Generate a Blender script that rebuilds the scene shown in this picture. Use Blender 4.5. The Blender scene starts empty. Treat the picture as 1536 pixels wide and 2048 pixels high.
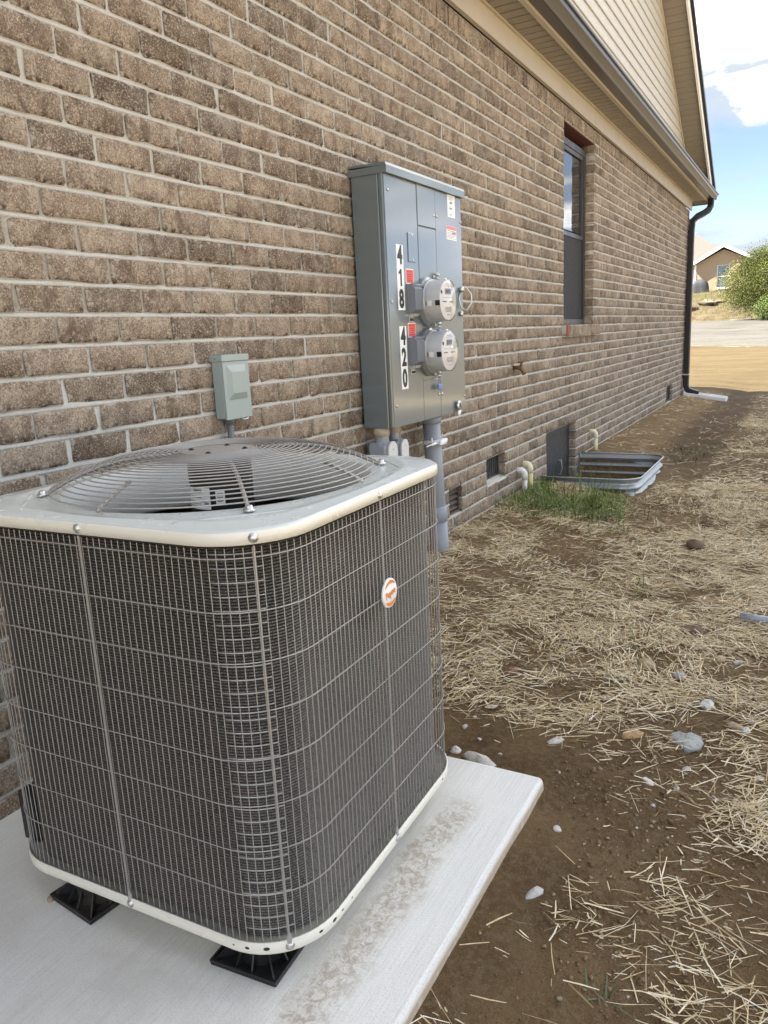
import bpy, math, random
import numpy as np
from mathutils import Matrix, Vector
random.seed(7); RNG = np.random.default_rng(7)
SC = bpy.context.scene; COL = SC.collection
R = math.radians; PI = math.pi

# ------------------------------------------------------------------ camera, sky, sun, exposure
F_PX = 1528.1
YAW, PIT, ROL = 0.51085312, 0.22321782, -0.05114479
CAM = Vector((1.75, 0.0, 1.155))
f_ = Vector((-math.sin(YAW)*math.cos(PIT), math.cos(YAW)*math.cos(PIT), -math.sin(PIT)))
r0 = f_.cross(Vector((0,0,1))).normalized(); u0 = r0.cross(f_)
r_ = math.cos(ROL)*r0 + math.sin(ROL)*u0
u_ = -math.sin(ROL)*r0 + math.cos(ROL)*u0
cam_d = bpy.data.cameras.new('camera'); cam = bpy.data.objects.new('camera', cam_d); COL.objects.link(cam)
cam_d.sensor_fit = 'VERTICAL'; cam_d.sensor_height = 36.0; cam_d.lens = 36.0*F_PX/2048.0
cam_d.clip_start = 0.02; cam_d.clip_end = 3000
M = Matrix(((r_.x,u_.x,-f_.x,CAM.x),(r_.y,u_.y,-f_.y,CAM.y),(r_.z,u_.z,-f_.z,CAM.z),(0,0,0,1)))
cam.matrix_world = M
SC.camera = cam
def project(p):
    d = Vector(p)-CAM; z = d.dot(f_)
    if z < .05: return None
    return (768+F_PX*d.dot(r_)/z, 1024-F_PX*d.dot(u_)/z, z)

SUN_DIR = Vector((-0.62, -0.27, 0.735)).normalized()          # towards the sun: behind the house
SUN_EL = math.asin(SUN_DIR.z); SUN_ROT = math.atan2(SUN_DIR.x, SUN_DIR.y)
W = bpy.data.worlds.new('World'); SC.world = W; W.use_nodes = True
SKY_STRENGTH = 0.05
CLOUD = 11.4
def make_world():
    nt = W.node_tree; N = nt.nodes; L = nt.links; N.clear()
    out = N.new('ShaderNodeOutputWorld'); bg = N.new('ShaderNodeBackground'); bg.inputs[1].default_value = SKY_STRENGTH
    sky = N.new('ShaderNodeTexSky'); sky.sky_type = 'NISHITA'; sky.sun_disc = False
    sky.sun_elevation = SUN_EL; sky.sun_rotation = SUN_ROT; sky.air_density = 0.75; sky.dust_density = 0.1; sky.ozone_density = 3.0
    tc = N.new('ShaderNodeTexCoord'); sep = N.new('ShaderNodeSeparateXYZ'); L.new(tc.outputs['Generated'], sep.inputs[0])
    # project the view direction on a cloud layer
    def m(op, a, b=None):
        n = N.new('ShaderNodeMath'); n.operation = op
        for i, v in enumerate((a, b)):
            if v is None: continue
            if isinstance(v, (int, float)): n.inputs[i].default_value = v
            else: L.new(v, n.inputs[i])
        return n.outputs[0]
    zc = m('ADD', m('MAXIMUM', sep.outputs[2], 0.0), 0.16)
    px = m('DIVIDE', sep.outputs[0], zc); py = m('DIVIDE', sep.outputs[1], zc)
    cmb = N.new('ShaderNodeCombineXYZ'); L.new(px, cmb.inputs[0]); L.new(py, cmb.inputs[1])
    off = N.new('ShaderNodeVectorMath'); off.operation = 'ADD'; L.new(cmb.outputs[0], off.inputs[0]); off.inputs[1].default_value = (1.81, -7.5, -1.83)
    def noise(scale, detail, rough, dist=0.0):
        n = N.new('ShaderNodeTexNoise'); n.inputs['Scale'].default_value = scale; n.inputs['Detail'].default_value = detail
        n.inputs['Roughness'].default_value = rough; n.inputs['Distortion'].default_value = dist
        L.new(off.outputs[0], n.inputs['Vector']); return n.outputs[0]
    n1 = noise(0.62, 9, 0.55, 0.35); n2 = noise(2.3, 7, 0.6, 0.2)
    off3 = N.new('ShaderNodeVectorMath'); off3.operation = 'ADD'; off3.name = 'cloud_tone_offset'; L.new(cmb.outputs[0], off3.inputs[0]); off3.inputs[1].default_value = (18.33, -17.83, .55)
    n3n = N.new('ShaderNodeTexNoise'); n3n.inputs['Scale'].default_value = .42; n3n.inputs['Detail'].default_value = 3; L.new(off3.outputs[0], n3n.inputs['Vector'])
    tone = m('ADD', m('MULTIPLY', n3n.outputs[0], .62), m('MULTIPLY', n2, .38))
    dens = m('ADD', n1, m('MULTIPLY', m('SUBTRACT', n2, 0.5), 0.30))
    ramp = N.new('ShaderNodeMapRange'); ramp.interpolation_type = 'SMOOTHSTEP'
    L.new(dens, ramp.inputs[0]); ramp.inputs[1].default_value = 0.42; ramp.inputs[2].default_value = 0.57
    shade = N.new('ShaderNodeMapRange'); L.new(tone, shade.inputs[0]); shade.inputs[1].default_value = .46; shade.inputs[2].default_value = .64
    cl = N.new('ShaderNodeMix'); cl.data_type = 'RGBA'; L.new(shade.outputs[0], cl.inputs['Factor'])
    cl.inputs[6].default_value = (CLOUD*.225, CLOUD*.250, CLOUD*.272, 1); cl.inputs[7].default_value = (CLOUD*2.3, CLOUD*2.25, CLOUD*2.14, 1)
    # the blue of the clear sky
    tint = N.new('ShaderNodeMix'); tint.data_type = 'RGBA'; tint.blend_type = 'MULTIPLY'; tint.inputs['Factor'].default_value = 1
    L.new(sky.outputs[0], tint.inputs[6]); tint.inputs[7].default_value = (1.06, .93, .98, 1)
    mx = N.new('ShaderNodeMix'); mx.data_type = 'RGBA'
    L.new(ramp.outputs[0], mx.inputs['Factor']); L.new(tint.outputs[2], mx.inputs[6]); L.new(cl.outputs[2], mx.inputs[7])
    L.new(mx.outputs[2], bg.inputs[0]); L.new(bg.outputs[0], out.inputs[0])
make_world()
sd = bpy.data.lights.new('sun', 'SUN'); sd.energy = 4.8; sd.angle = R(0.5); sd.color = (1, .94, .84)
so = bpy.data.objects.new('sun', sd); COL.objects.link(so); so.location = (-20, -5, 30)
so.rotation_euler = SUN_DIR.to_track_quat('Z', 'Y').to_euler()
vs = SC.view_settings; vs.view_transform = 'Standard'; vs.look = 'None'; vs.exposure = 2.55; vs.gamma = 1.0; vs.use_curve_mapping = False
SC.render.engine = 'CYCLES'
SC.cycles.max_bounces = 8; SC.cycles.use_denoising = True

# ------------------------------------------------------------------ mesh helpers
class MB:
    def __init__(s): s.v = []; s.f = []; s.m = []; s.uv = []; s.r = []; s.has_uv = False
    def add(s, vs, fs, mi=0, uv=None, rnd=0.0):
        b = len(s.v); s.v.extend(tuple(map(float, p)) for p in vs)
        for f in fs: s.f.append(tuple(b+i for i in f)); s.m.append(mi)
        if uv is not None: s.has_uv = True
        s.uv.extend(uv if uv is not None else [(0, 0)]*len(vs)); s.r.extend([rnd]*len(vs))
        return s
    def box(s, a, b, mi=0):
        x0,y0,z0 = a; x1,y1,z1 = b
        return s.add([(x0,y0,z0),(x1,y0,z0),(x1,y1,z0),(x0,y1,z0),(x0,y0,z1),(x1,y0,z1),(x1,y1,z1),(x0,y1,z1)],
                     [(0,3,2,1),(4,5,6,7),(0,1,5,4),(1,2,6,5),(2,3,7,6),(3,0,4,7)], mi)
    def bbox(s, a, b, c=.004, mi=0):
        """box with chamfered edges"""
        x0,y0,z0 = a; x1,y1,z1 = b; V = []; F = []
        X=(x0,x1); Y=(y0,y1); Z=(z0,z1); idx = {}
        for i in (0,1):
            for j in (0,1):
                for k in (0,1):
                    sx, sy, sz = (1-2*i)*c, (1-2*j)*c, (1-2*k)*c
                    idx[i,j,k,'x'] = len(V); V.append((X[i], Y[j]+sy, Z[k]+sz))
                    idx[i,j,k,'y'] = len(V); V.append((X[i]+sx, Y[j], Z[k]+sz))
                    idx[i,j,k,'z'] = len(V); V.append((X[i]+sx, Y[j]+sy, Z[k]))
        for i in (0,1):
            q=[idx[i,0,0,'x'],idx[i,1,0,'x'],idx[i,1,1,'x'],idx[i,0,1,'x']]; F.append(q if i else q[::-1])
            q=[idx[0,i,0,'y'],idx[1,i,0,'y'],idx[1,i,1,'y'],idx[0,i,1,'y']]; F.append(q[::-1] if i else q)
            q=[idx[0,0,i,'z'],idx[1,0,i,'z'],idx[1,1,i,'z'],idx[0,1,i,'z']]; F.append(q if i else q[::-1])
        for i in (0,1):
            for j in (0,1):
                F.append([idx[i,j,0,'x'],idx[i,j,1,'x'],idx[i,j,1,'y'],idx[i,j,0,'y']])
                F.append([idx[i,0,j,'x'],idx[i,1,j,'x'],idx[i,1,j,'z'],idx[i,0,j,'z']])
                F.append([idx[0,i,j,'y'],idx[1,i,j,'y'],idx[1,i,j,'z'],idx[0,i,j,'z']])
                for k in (0,1): F.append([idx[i,j,k,'x'],idx[i,j,k,'y'],idx[i,j,k,'z']])
        return s.add(V, F, mi)
    def tube(s, path, r, n=6, mi=0, closed=False, caps=True, radii=None):
        P = [Vector(p) for p in path]; m = len(P); V = []; F = []; prev = None
        for i, p in enumerate(P):
            if closed: t = P[(i+1)%m]-P[i-1]
            else: t = P[min(i+1,m-1)]-P[max(i-1,0)]
            t.normalize()
            if prev is None:
                a = Vector((0,0,1)) if abs(t.z) < .9 else Vector((1,0,0))
                prev = (a - t*a.dot(t)).normalized()
            nrm = (prev - t*prev.dot(t)).normalized(); prev = nrm; bn = t.cross(nrm)
            rr = radii[i] if radii else r
            for k in range(n):
                a = 2*PI*k/n; V.append(p + nrm*(math.cos(a)*rr) + bn*(math.sin(a)*rr))
        for i in range(m if closed else m-1):
            j = (i+1)%m
            for k in range(n): F.append((i*n+k, i*n+(k+1)%n, j*n+(k+1)%n, j*n+k))
        if caps and not closed: F += [tuple(range(n-1,-1,-1)), tuple(range((m-1)*n, m*n))]
        return s.add(V, F, mi)
    def lathe(s, prof, c=(0,0,0), axis='z', n=32, mi=0, cap0=False, cap1=False, a0=0, a1=2*PI):
        V=[]; F=[]; full = abs(a1-a0-2*PI) < 1e-6; nn = n if full else n+1
        for (rr, h) in prof:
            for k in range(nn):
                a = a0+(a1-a0)*k/n; p = (rr*math.cos(a), rr*math.sin(a), h)
                if axis == 'x': p = (p[2], p[0], p[1])
                elif axis == 'y': p = (p[1], p[2], p[0])
                V.append((c[0]+p[0], c[1]+p[1], c[2]+p[2]))
        for i in range(len(prof)-1):
            for k in range(n):
                k2 = (k+1)%nn
                F.append((i*nn+k, i*nn+k2, (i+1)*nn+k2, (i+1)*nn+k))
        if cap0: F.append(tuple(range(nn-1,-1,-1)))
        if cap1: F.append(tuple(range((len(prof)-1)*nn, len(prof)*nn)))
        return s.add(V, F, mi)
    def prism(s, poly, y0, y1, axis='y', mi=0):
        """poly of (a,b) in the plane normal to axis"""
        n = len(poly); V=[]
        for y in (y0, y1):
            for a, b in poly:
                V.append({'y': (a, y, b), 'x': (y, a, b), 'z': (a, b, y)}[axis])
        F = [(i, (i+1)%n, n+(i+1)%n, n+i) for i in range(n)] + [tuple(range(n-1,-1,-1)), tuple(range(n, 2*n))]
        return s.add(V, F, mi)
    def sweep(s, ring_list, closed_path=True, mi=0):
        """list of rings (each a list of points, same count); joined ring to ring"""
        n = len(ring_list[0]); V = [p for r in ring_list for p in r]; F = []
        for i in range(len(ring_list)-1):
            for k in range(n if closed_path else n-1):
                k2 = (k+1)%n; F.append((i*n+k, i*n+k2, (i+1)*n+k2, (i+1)*n+k))
        return s.add(V, F, mi)
    def build(s, name, mats, parent=None, smooth=False, loc=None):
        me = bpy.data.meshes.new(name)
        o_ = Vector((0,0,0))
        if loc is not None: o_ = Vector(loc)
        elif parent is not None: o_ = world_loc(parent)
        if parent is not None and parent.get('local_space'): o_ = Vector((0,0,0))
        vv = [(p[0]-o_.x, p[1]-o_.y, p[2]-o_.z) for p in s.v]
        me.from_pydata(vv, [], s.f)
        mats = mats if isinstance(mats, (list, tuple)) else [mats]
        for m in mats: me.materials.append(m)
        if len(mats) > 1: me.polygons.foreach_set('material_index', s.m)
        if smooth: me.polygons.foreach_set('use_smooth', [True]*len(s.f))
        if s.has_uv:
            uvl = me.uv_layers.new(name='UVMap'); li = np.zeros(len(me.loops), np.int32); me.loops.foreach_get('vertex_index', li)
            uvl.data.foreach_set('uv', np.array(s.uv, np.float32)[li].ravel())
        if any(s.r):
            at = me.attributes.new('rnd', 'FLOAT', 'POINT'); at.data.foreach_set('value', s.r)
        me.update()
        o = bpy.data.objects.new(name, me); COL.objects.link(o)
        if parent is not None:
            o.parent = parent
            if parent.get('local_space'): o['local_space'] = 1
        elif loc is not None: o.location = o_
        return o
def world_loc(o):
    v = Vector(o.location)
    while o.parent is not None: o = o.parent; v += Vector(o.location)
    return v
def empty(name, label, cat, loc=(0,0,0), group=None, rotz=0):
    o = bpy.data.objects.new(name, None); COL.objects.link(o); o.location = loc; o.rotation_euler = (0,0,rotz)
    o.empty_display_size = .05
    return tag(o, label, cat, group)
def tag(o, label, cat, group=None):
    o['label'] = label; o['category'] = cat
    if group: o['group'] = group
    return o
def fast_mesh(name, verts, faces, mats, rnd=None, smooth=False):
    """verts (n,3), faces (m,4) or (m,3) numpy"""
    me = bpy.data.meshes.new(name); k = faces.shape[1]; m = len(faces)
    me.vertices.add(len(verts)); me.vertices.foreach_set('co', verts.astype(np.float32).ravel())
    me.loops.add(m*k); me.loops.foreach_set('vertex_index', faces.astype(np.int32).ravel())
    me.polygons.add(m); me.polygons.foreach_set('loop_start', np.arange(0, m*k, k, dtype=np.int32))
    if smooth: me.polygons.foreach_set('use_smooth', np.ones(m, bool))
    me.update(calc_edges=True)
    for q in (mats if isinstance(mats, (list, tuple)) else [mats]): me.materials.append(q)
    if rnd is not None:
        at = me.attributes.new('rnd', 'FLOAT', 'POINT'); at.data.foreach_set('value', rnd.astype(np.float32))
    o = bpy.data.objects.new(name, me); COL.objects.link(o); return o

# value noise for geometry
_G = np.random.default_rng(3).random((64,64))
def vnoise(x, y):
    x = np.asarray(x, float); y = np.asarray(y, float)
    xi = np.floor(x).astype(int); yi = np.floor(y).astype(int); fx = x-xi; fy = y-yi
    fx = fx*fx*(3-2*fx); fy = fy*fy*(3-2*fy); g = lambda a, b: _G[a%64, b%64]
    return (g(xi,yi)*(1-fx)+g(xi+1,yi)*fx)*(1-fy)+(g(xi,yi+1)*(1-fx)+g(xi+1,yi+1)*fx)*fy - .5

# ------------------------------------------------------------------ materials
class NT:
    def __init__(s, name):
        s.mat = bpy.data.materials.new(name); s.mat.use_nodes = True; s.t = s.mat.node_tree; s.N = s.t.nodes; s.L = s.t.links
        s.p = s.N['Principled BSDF']
    def n(s, typ, **kw):
        n = s.N.new(typ)
        for k, v in kw.items(): setattr(n, k, v)
        return n
    def link(s, a, b): s.L.new(a, b)
    def setin(s, sock, v):
        if isinstance(v, bpy.types.NodeSocket): s.L.new(v, sock)
        elif isinstance(v, tuple) and len(v) == 3 and sock.type == 'RGBA': sock.default_value = (*v, 1)
        else: sock.default_value = v
    def math(s, op, a, b=0.0, c=None):
        n = s.n('ShaderNodeMath', operation=op); s.setin(n.inputs[0], a); s.setin(n.inputs[1], b)
        if c is not None: s.setin(n.inputs[2], c)
        return n.outputs[0]
    def mix(s, f, a, b, blend='MIX'):
        n = s.n('ShaderNodeMix', data_type='RGBA', blend_type=blend); s.setin(n.inputs[0], f); s.setin(n.inputs[6], a); s.setin(n.inputs[7], b)
        return n.outputs[2]
    def rng(s, v, a, b, c=0.0, d=1.0, smooth=True):
        n = s.n('ShaderNodeMapRange'); n.interpolation_type = 'SMOOTHSTEP' if smooth else 'LINEAR'
        s.setin(n.inputs[0], v); n.inputs[1].default_value = a; n.inputs[2].default_value = b; n.inputs[3].default_value = c; n.inputs[4].default_value = d
        return n.outputs[0]
    def pos(s): return s.n('ShaderNodeNewGeometry').outputs['Position']
    def obj(s): return s.n('ShaderNodeTexCoord').outputs['Object']
    def map(s, v, scale=(1,1,1), loc=(0,0,0)):
        n = s.n('ShaderNodeMapping'); s.link(v, n.inputs[0]); n.inputs['Scale'].default_value = scale; n.inputs['Location'].default_value = loc
        return n.outputs[0]
    def noise(s, v, scale, detail=3, rough=.5, dist=0):
        n = s.n('ShaderNodeTexNoise'); s.link(v, n.inputs['Vector']); n.inputs['Scale'].default_value = scale
        n.inputs['Detail'].default_value = detail; n.inputs['Roughness'].default_value = rough; n.inputs['Distortion'].default_value = dist
        return n.outputs[0]
    def voro(s, v, scale, feature='F1'):
        n = s.n('ShaderNodeTexVoronoi'); n.feature = feature; s.link(v, n.inputs['Vector']); n.inputs['Scale'].default_value = scale
        return n
    def ramp(s, f, stops):
        n = s.n('ShaderNodeValToRGB'); s.setin(n.inputs[0], f); cr = n.color_ramp
        while len(cr.elements) < len(stops): cr.elements.new(.5)
        for e, (p, c) in zip(cr.elements, stops): e.position = p; e.color = (*c, 1)
        return n.outputs[0]
    def attr(s, name):
        return s.n('ShaderNodeAttribute', attribute_name=name)
    def bump(s, h, strength=.5, dist=.01, prev=None):
        n = s.n('ShaderNodeBump'); n.inputs['Strength'].default_value = strength; n.inputs['Distance'].default_value = dist
        s.link(h, n.inputs['Height'])
        if prev is not None: s.link(prev, n.inputs['Normal'])
        s.link(n.outputs[0], s.p.inputs['Normal']); return n.outputs[0]
    def out(s, color, rough=.7, metal=0.0, spec=.5, **kw):
        s.setin(s.p.inputs['Base Color'], color); s.setin(s.p.inputs['Roughness'], rough); s.setin(s.p.inputs['Metallic'], metal)
        s.p.inputs['Specular IOR Level'].default_value = spec
        for k, v in kw.items(): s.setin(s.p.inputs[k], v)
        return s.mat
def pm(name, col, rough=.5, metal=0, var=.12, scale=6, fine=0, bump=0, bscale=40, spec=.5, dirt=None, coords='pos', **kw):
    """painted or plain surface with slight unevenness, wear and roughness variation"""
    t = NT(name); v = t.pos() if coords == 'pos' else t.obj()
    a = t.noise(v, scale, 4, .6); c2 = tuple(x*(1-var) for x in col); c3 = tuple(min(1, x*(1+var)) for x in col)
    c = t.mix(a, c2, c3)
    if fine: c = t.mix(t.rng(t.noise(v, bscale*6, 2, .6), .3, .7), t.mix(fine, c, (0,0,0)), c)
    if dirt:
        d = t.rng(t.noise(v, scale*2.3, 6, .65), .5, .72); c = t.mix(t.math('MULTIPLY', d, dirt[1]), c, dirt[0])
    rr = t.rng(t.noise(v, scale*3, 3), .3, .7, max(.02, rough-.07), min(1, rough+.08))
    if bump: t.bump(t.noise(v, bscale, 4, .6), bump, .004)
    return t.out(c, rr, metal, spec, **kw)

def brick_mat():
    t = NT('brick'); P = t.pos(); uv = t.n('ShaderNodeUVMap').outputs[0]; s = t.n('ShaderNodeSeparateXYZ'); t.link(uv, s.inputs[0])
    rnd = t.math('FRACT', t.math('ADD', t.math('MULTIPLY', t.attr('rnd').outputs['Fac'], 1.0), t.n('ShaderNodeObjectInfo').outputs['Random']))
    r2 = t.math('FRACT', t.math('MULTIPLY', rnd, 17.31)); r3 = t.math('FRACT', t.math('MULTIPLY', rnd, 41.7))
    base = t.ramp(rnd, [(0,(.172,.132,.1)),(.18,(.268,.216,.164)),(.42,(.332,.2736,.2144)),(.6,(.244,.196,.152)),(.78,(.3,.232,.1728)),(.9,(.196,.1656,.1376)),(1,(.152,.136,.1216))])
    base = t.mix(t.rng(r3, .80, .86), base, t.mix(.68, base, (.045,.037,.032))); base = t.mix(t.rng(r3, .16, .08), base, t.mix(.35, base, (.52,.44,.34)))
    # broad cloudy tone within a brick
    cl = t.noise(P, 14, 4, .6); c = t.mix(t.rng(cl, .38, .64), t.mix(.42, base, (.14,.09,.052)), t.mix(.26, base, (.56,.46,.33)))
    # sandy speckle
    sp = t.noise(P, 210, 4, .75); c = t.mix(t.rng(sp, .52, .64, 0, .75), c, (.60,.51,.40)); c = t.mix(t.rng(sp, .35, .48, .80, 0), c, (.065,.047,.034)); s3 = t.noise(P, 75, 4, .7); c = t.mix(t.rng(s3, .36, .46, .5, 0), c, (.14,.10,.07))
    # dark burnt flashes: some bricks have a dark end or band
    fl = t.noise(t.map(P, (1, 1, .65), (2,3,1)), 17, 4, .62); c = t.mix(t.math('MULTIPLY', t.rng(fl, .48, .64), t.rng(r2, .2, .9, .05, .60)), c, (.095,.062,.04))
    # die marks along the lower edge
    lo = t.rng(s.outputs[1], .0, .30, 1, 0); dk = t.noise(t.map(P, (1, 1, .7), (5,1,8)), 45, 3, .6)
    c = t.mix(t.math('MULTIPLY', t.rng(dk, .50, .60), t.math('MULTIPLY', lo, .9)), c, (.06,.04,.028))
    # lime and mortar smears, mostly near the edges
    ex = t.math('ABSOLUTE', t.math('SUBTRACT', s.outputs[0], .5)); ey = t.math('ABSOLUTE', t.math('SUBTRACT', s.outputs[1], .5))
    edge = t.math('MAXIMUM', t.rng(ex, .44, .5), t.rng(ey, .36, .5))
    sm = t.noise(P, 60, 5, .65); c = t.mix(t.math('MULTIPLY', t.rng(t.math('ADD', sm, t.math('MULTIPLY', edge, .13)), .60, .68), .7), c, (.46,.43,.37))
    h = t.math('ADD', t.math('MULTIPLY', t.noise(P, 190, 4, .7), .7), t.math('MULTIPLY', t.noise(P, 45, 4, .6), .8))
    t.bump(h, .9, .006)
    return t.out(c, .95, 0, .25)
def mortar_mat():
    t = NT('mortar'); P = t.pos()
    c = t.mix(t.noise(P, 9, 5, .6), (.45,.437,.395), (.61,.595,.55)); c = t.mix(t.rng(t.noise(P, 220, 3, .7), .35, .5, .35, 0), c, (.3,.27,.22))
    c = t.mix(t.rng(t.noise(P, 26, 5, .65), .58, .72, 0, .5), c, (.30,.255,.20))
    t.bump(t.math('ADD', t.noise(P, 160, 4, .7), t.noise(P, 30, 4)), .6, .006)
    return t.out(c, .95, 0, .2)
def ground_mat():
    t = NT('soil'); P = t.pos(); s = t.n('ShaderNodeSeparateXYZ'); t.link(P, s.inputs[0])
    n1 = t.noise(P, 3.5, 6, .6); n2 = t.noise(P, 55, 5, .7); n3 = t.noise(P, 260, 3, .7)
    c = t.mix(t.rng(n1, .35, .65), (.160,.093,.040), (.270,.172,.082)); c = t.mix(t.rng(n2, .4, .68, 0, .55), c, (.33,.245,.145))
    c = t.mix(t.rng(n3, .33, .48, .5, 0), c, (.085,.052,.026))
    vo = t.voro(P, 95); c = t.mix(t.math('MULTIPLY', t.rng(vo.outputs['Distance'], .12, .26, 1, 0), t.rng(t.noise(P, 9, 2), .45, .62, 0, .7)), c, (.30,.24,.17))
    # trodden straw chaff further along the wall
    far = t.rng(t.math('ADD', s.outputs[1], t.math('MULTIPLY', t.noise(P, 4, 3), .5)), 2.25, 2.75, 0, 1); ch = t.noise(t.map(P, (1, 2.2, 1)), 62, 5, .7); reg = t.noise(P, 1.6, 3, .6)
    c = t.mix(t.math('MULTIPLY', far, t.math('MULTIPLY', t.rng(ch, .5, .62, 0, .75), t.rng(reg, .38, .58, .35, 1))), c, (.40,.30,.175))
    xw = t.math('ADD', s.outputs[0], t.math('MULTIPLY', t.math('SUBTRACT', t.noise(P, 2.2, 4), .5), .5)); fy = t.rng(s.outputs[1], 6.4, 7.4)
    c = t.mix(t.math('MULTIPLY', t.math('MULTIPLY', fy, t.rng(xw, .42, .62, 1, 0)), t.rng(ch, .36, .56, .25, .9)), c, (.33,.225,.115))
    c = t.mix(t.math('MULTIPLY', t.math('MULTIPLY', fy, t.rng(xw, .48, .62)), t.rng(xw, .95, 1.15, .55, .1)), c, (.085,.058,.038))
    yard = t.math('MULTIPLY', t.rng(s.outputs[0], 2.9, 3.6), t.rng(ch, .36, .52, .45, 1)); c = t.mix(yard, c, (.56,.45,.29))  # straw yard out of view, pale colour put in to bounce sunlight
    # dry, bleached field out of the yard
    fld = t.rng(t.math('ADD', s.outputs[1], t.math('MULTIPLY', t.noise(P, .5, 4), 2.0)), 14.3, 15.8)
    fn = t.noise(t.map(P, (.25, 1.0, 1)), 1.7, 8, .7)
    fc = t.ramp(fn, [(.25,(.070,.048,.019)),(.45,(.115,.084,.038)),(.6,(.145,.112,.056)),(.78,(.092,.067,.030))])
    fc = t.mix(t.rng(t.noise(t.map(P, (.5,1.4,1)), 9, 4, .7), .35, .6, .55, 0), fc, (.09,.06,.028))
    c = t.mix(fld, c, fc)
    t.bump(t.math('ADD', t.math('MULTIPLY', n2, .9), t.math('MULTIPLY', n3, .7)), 1.0, .022)
    return t.out(c, .95, 0, .2)
def concrete_mat():
    t = NT('concrete'); P = t.pos(); s = t.n('ShaderNodeSeparateXYZ'); t.link(P, s.inputs[0])
    c = t.mix(t.noise(P, 2.6, 5, .6), (.74,.735,.685), (.83,.825,.78))
    br = t.noise(t.map(P, (260, 5, 260)), 1, 4, .7); c = t.mix(t.rng(br, .35, .55, .25, 0), c, (.50,.49,.45)); c = t.mix(t.rng(br, .56, .7, 0, .3), c, (.87,.865,.84))
    c = t.mix(t.rng(t.noise(P, 300, 3, .7), .34, .47, .45, 0), c, (.42,.40,.36))
    # dried run-off beside the unit
    w = t.noise(P, 7, 4, .6); xs = t.math('ADD', s.outputs[0], t.math('MULTIPLY', t.math('SUBTRACT', w, .5), .10))
    band = t.math('MULTIPLY', t.rng(xs, .98, 1.03), t.rng(xs, 1.06, 1.12, 1, 0)); yb = t.math('MULTIPLY', t.rng(s.outputs[1], .62, .85), t.rng(s.outputs[1], 1.50, 1.66, 1, 0))
    st = t.rng(t.noise(P, 52, 7, .75, .8), .42, .60); c = t.mix(t.math('MULTIPLY', t.math('MULTIPLY', band, yb), t.math('ADD', t.math('MULTIPLY', st, .55), .22)), c, (.33,.265,.19))
    d2 = t.math('MULTIPLY', t.rng(t.noise(P, 5, 6, .7), .36, .70), t.math('MULTIPLY', t.rng(s.outputs[0], .12, .3), t.rng(s.outputs[0], .95, 1.05, 1, 0)))
    c = t.mix(t.math('MULTIPLY', d2, .36), c, (.50,.46,.39))
    # soil splashed on the vertical faces
    c = t.mix(t.math('MULTIPLY', t.rng(s.outputs[2], -.014, -.002, 1, 0), t.rng(t.noise(P, 40, 4), .25, .5, .5, 1)), c, (.52,.43,.32))
    t.bump(t.math('ADD', t.math('MULTIPLY', br, 1.0), t.math('MULTIPLY', t.noise(P, 200, 3), .4)), .45, .003)
    return t.out(c, .9, 0, .25)
def strand_mat(name, stops, rough=.7, trans=0.0):
    t = NT(name); r = t.attr('rnd').outputs['Fac']; c = t.ramp(r, stops)
    c = t.mix(t.rng(t.noise(t.pos(), 90, 3), .35, .65, .25, 0), c, (.1,.07,.03))
    return t.out(c, rough, 0, .3)

M_BRICK = brick_mat(); M_MORTAR = mortar_mat(); M_SOIL = ground_mat(); M_CONC = concrete_mat()
M_STRAW = strand_mat('straw', [(0,(.30,.20,.09)),(.22,(.56,.42,.22)),(.5,(.76,.62,.37)),(.78,(.85,.74,.50)),(1,(.90,.84,.66))])
M_GRASS = strand_mat('green_blades', [(0,(.06,.105,.0225)),(.5,(.1425,.2175,.045)),(1,(.27,.315,.105))])
M_DRYGR = strand_mat('dry_blades', [(0,(.0744,.0527,.0248)),(.5,(.1178,.093,.0496)),(1,(.1612,.1364,.0806))])
M_LEAF = strand_mat('cedar_leaves', [(0,(.0186,.031,.00496)),(.4,(.062,.0837,.0124)),(.75,(.124,.1457,.02356)),(1,(.186,.2046,.0434))])
M_LEAF2 = strand_mat('shrub_leaves', [(0,(.048,.072,.018)),(.5,(.108,.156,.036)),(1,(.18,.24,.072))])
M_BARK = pm('bark', (.12,.085,.06), .95, bump=.8, bscale=20)
M_ALMOND = pm('almond_trim', (.45,.405,.335), .45, var=.05, scale=3)
M_SOFFIT = pm('soffit_vinyl', (.25,.222,.182), .5, var=.06, scale=4)
M_SIDING = pm('siding_vinyl', (.48,.462,.415), .5, var=.05, scale=2, bump=.25, bscale=60)
M_GROOVE = pm('soffit_groove', (.07,.06,.045), .9)
M_GUTTER = NT('bronze_gutter'); M_GUTTER = M_GUTTER.out((.034,.029,.026), .30, 0, .7)
M_BLACK = pm('black_downspout', (.016,.016,.017), .35, var=.2, scale=5)
M_SHING = pm('roof_shingles', (.045,.043,.042), .95, var=.4, scale=25, bump=.8, bscale=60)
M_BRONZE = pm('window_bronze', (.055,.053,.054), .4, var=.1)
M_LINTEL = pm('red_lintel', (.10,.028,.018), .7, var=.3, scale=12)
M_REDBRICK = pm('red_brick_end', (.26,.09,.055), .9, var=.25, scale=40, bump=.6, bscale=120)
M_DARK = pm('dark_interior', (.012,.013,.014), .9)
M_GALV = pm('galvanized', (.40,.43,.445), .46, metal=.65, var=.12, scale=14)
def cabinet_mat():
    t = NT('cabinet_grey'); c = t.mix(t.noise(t.pos(), 2.5, 3), (.118,.148,.158), (.130,.160,.170)); t.bump(t.noise(t.pos(), 4, 2), .05, .01)
    return t.out(c, .34, 0, .6, **{'Coat Weight': .9, 'Coat Roughness': .10, 'Coat IOR': 1.6})
M_GREY = cabinet_mat()
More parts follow.
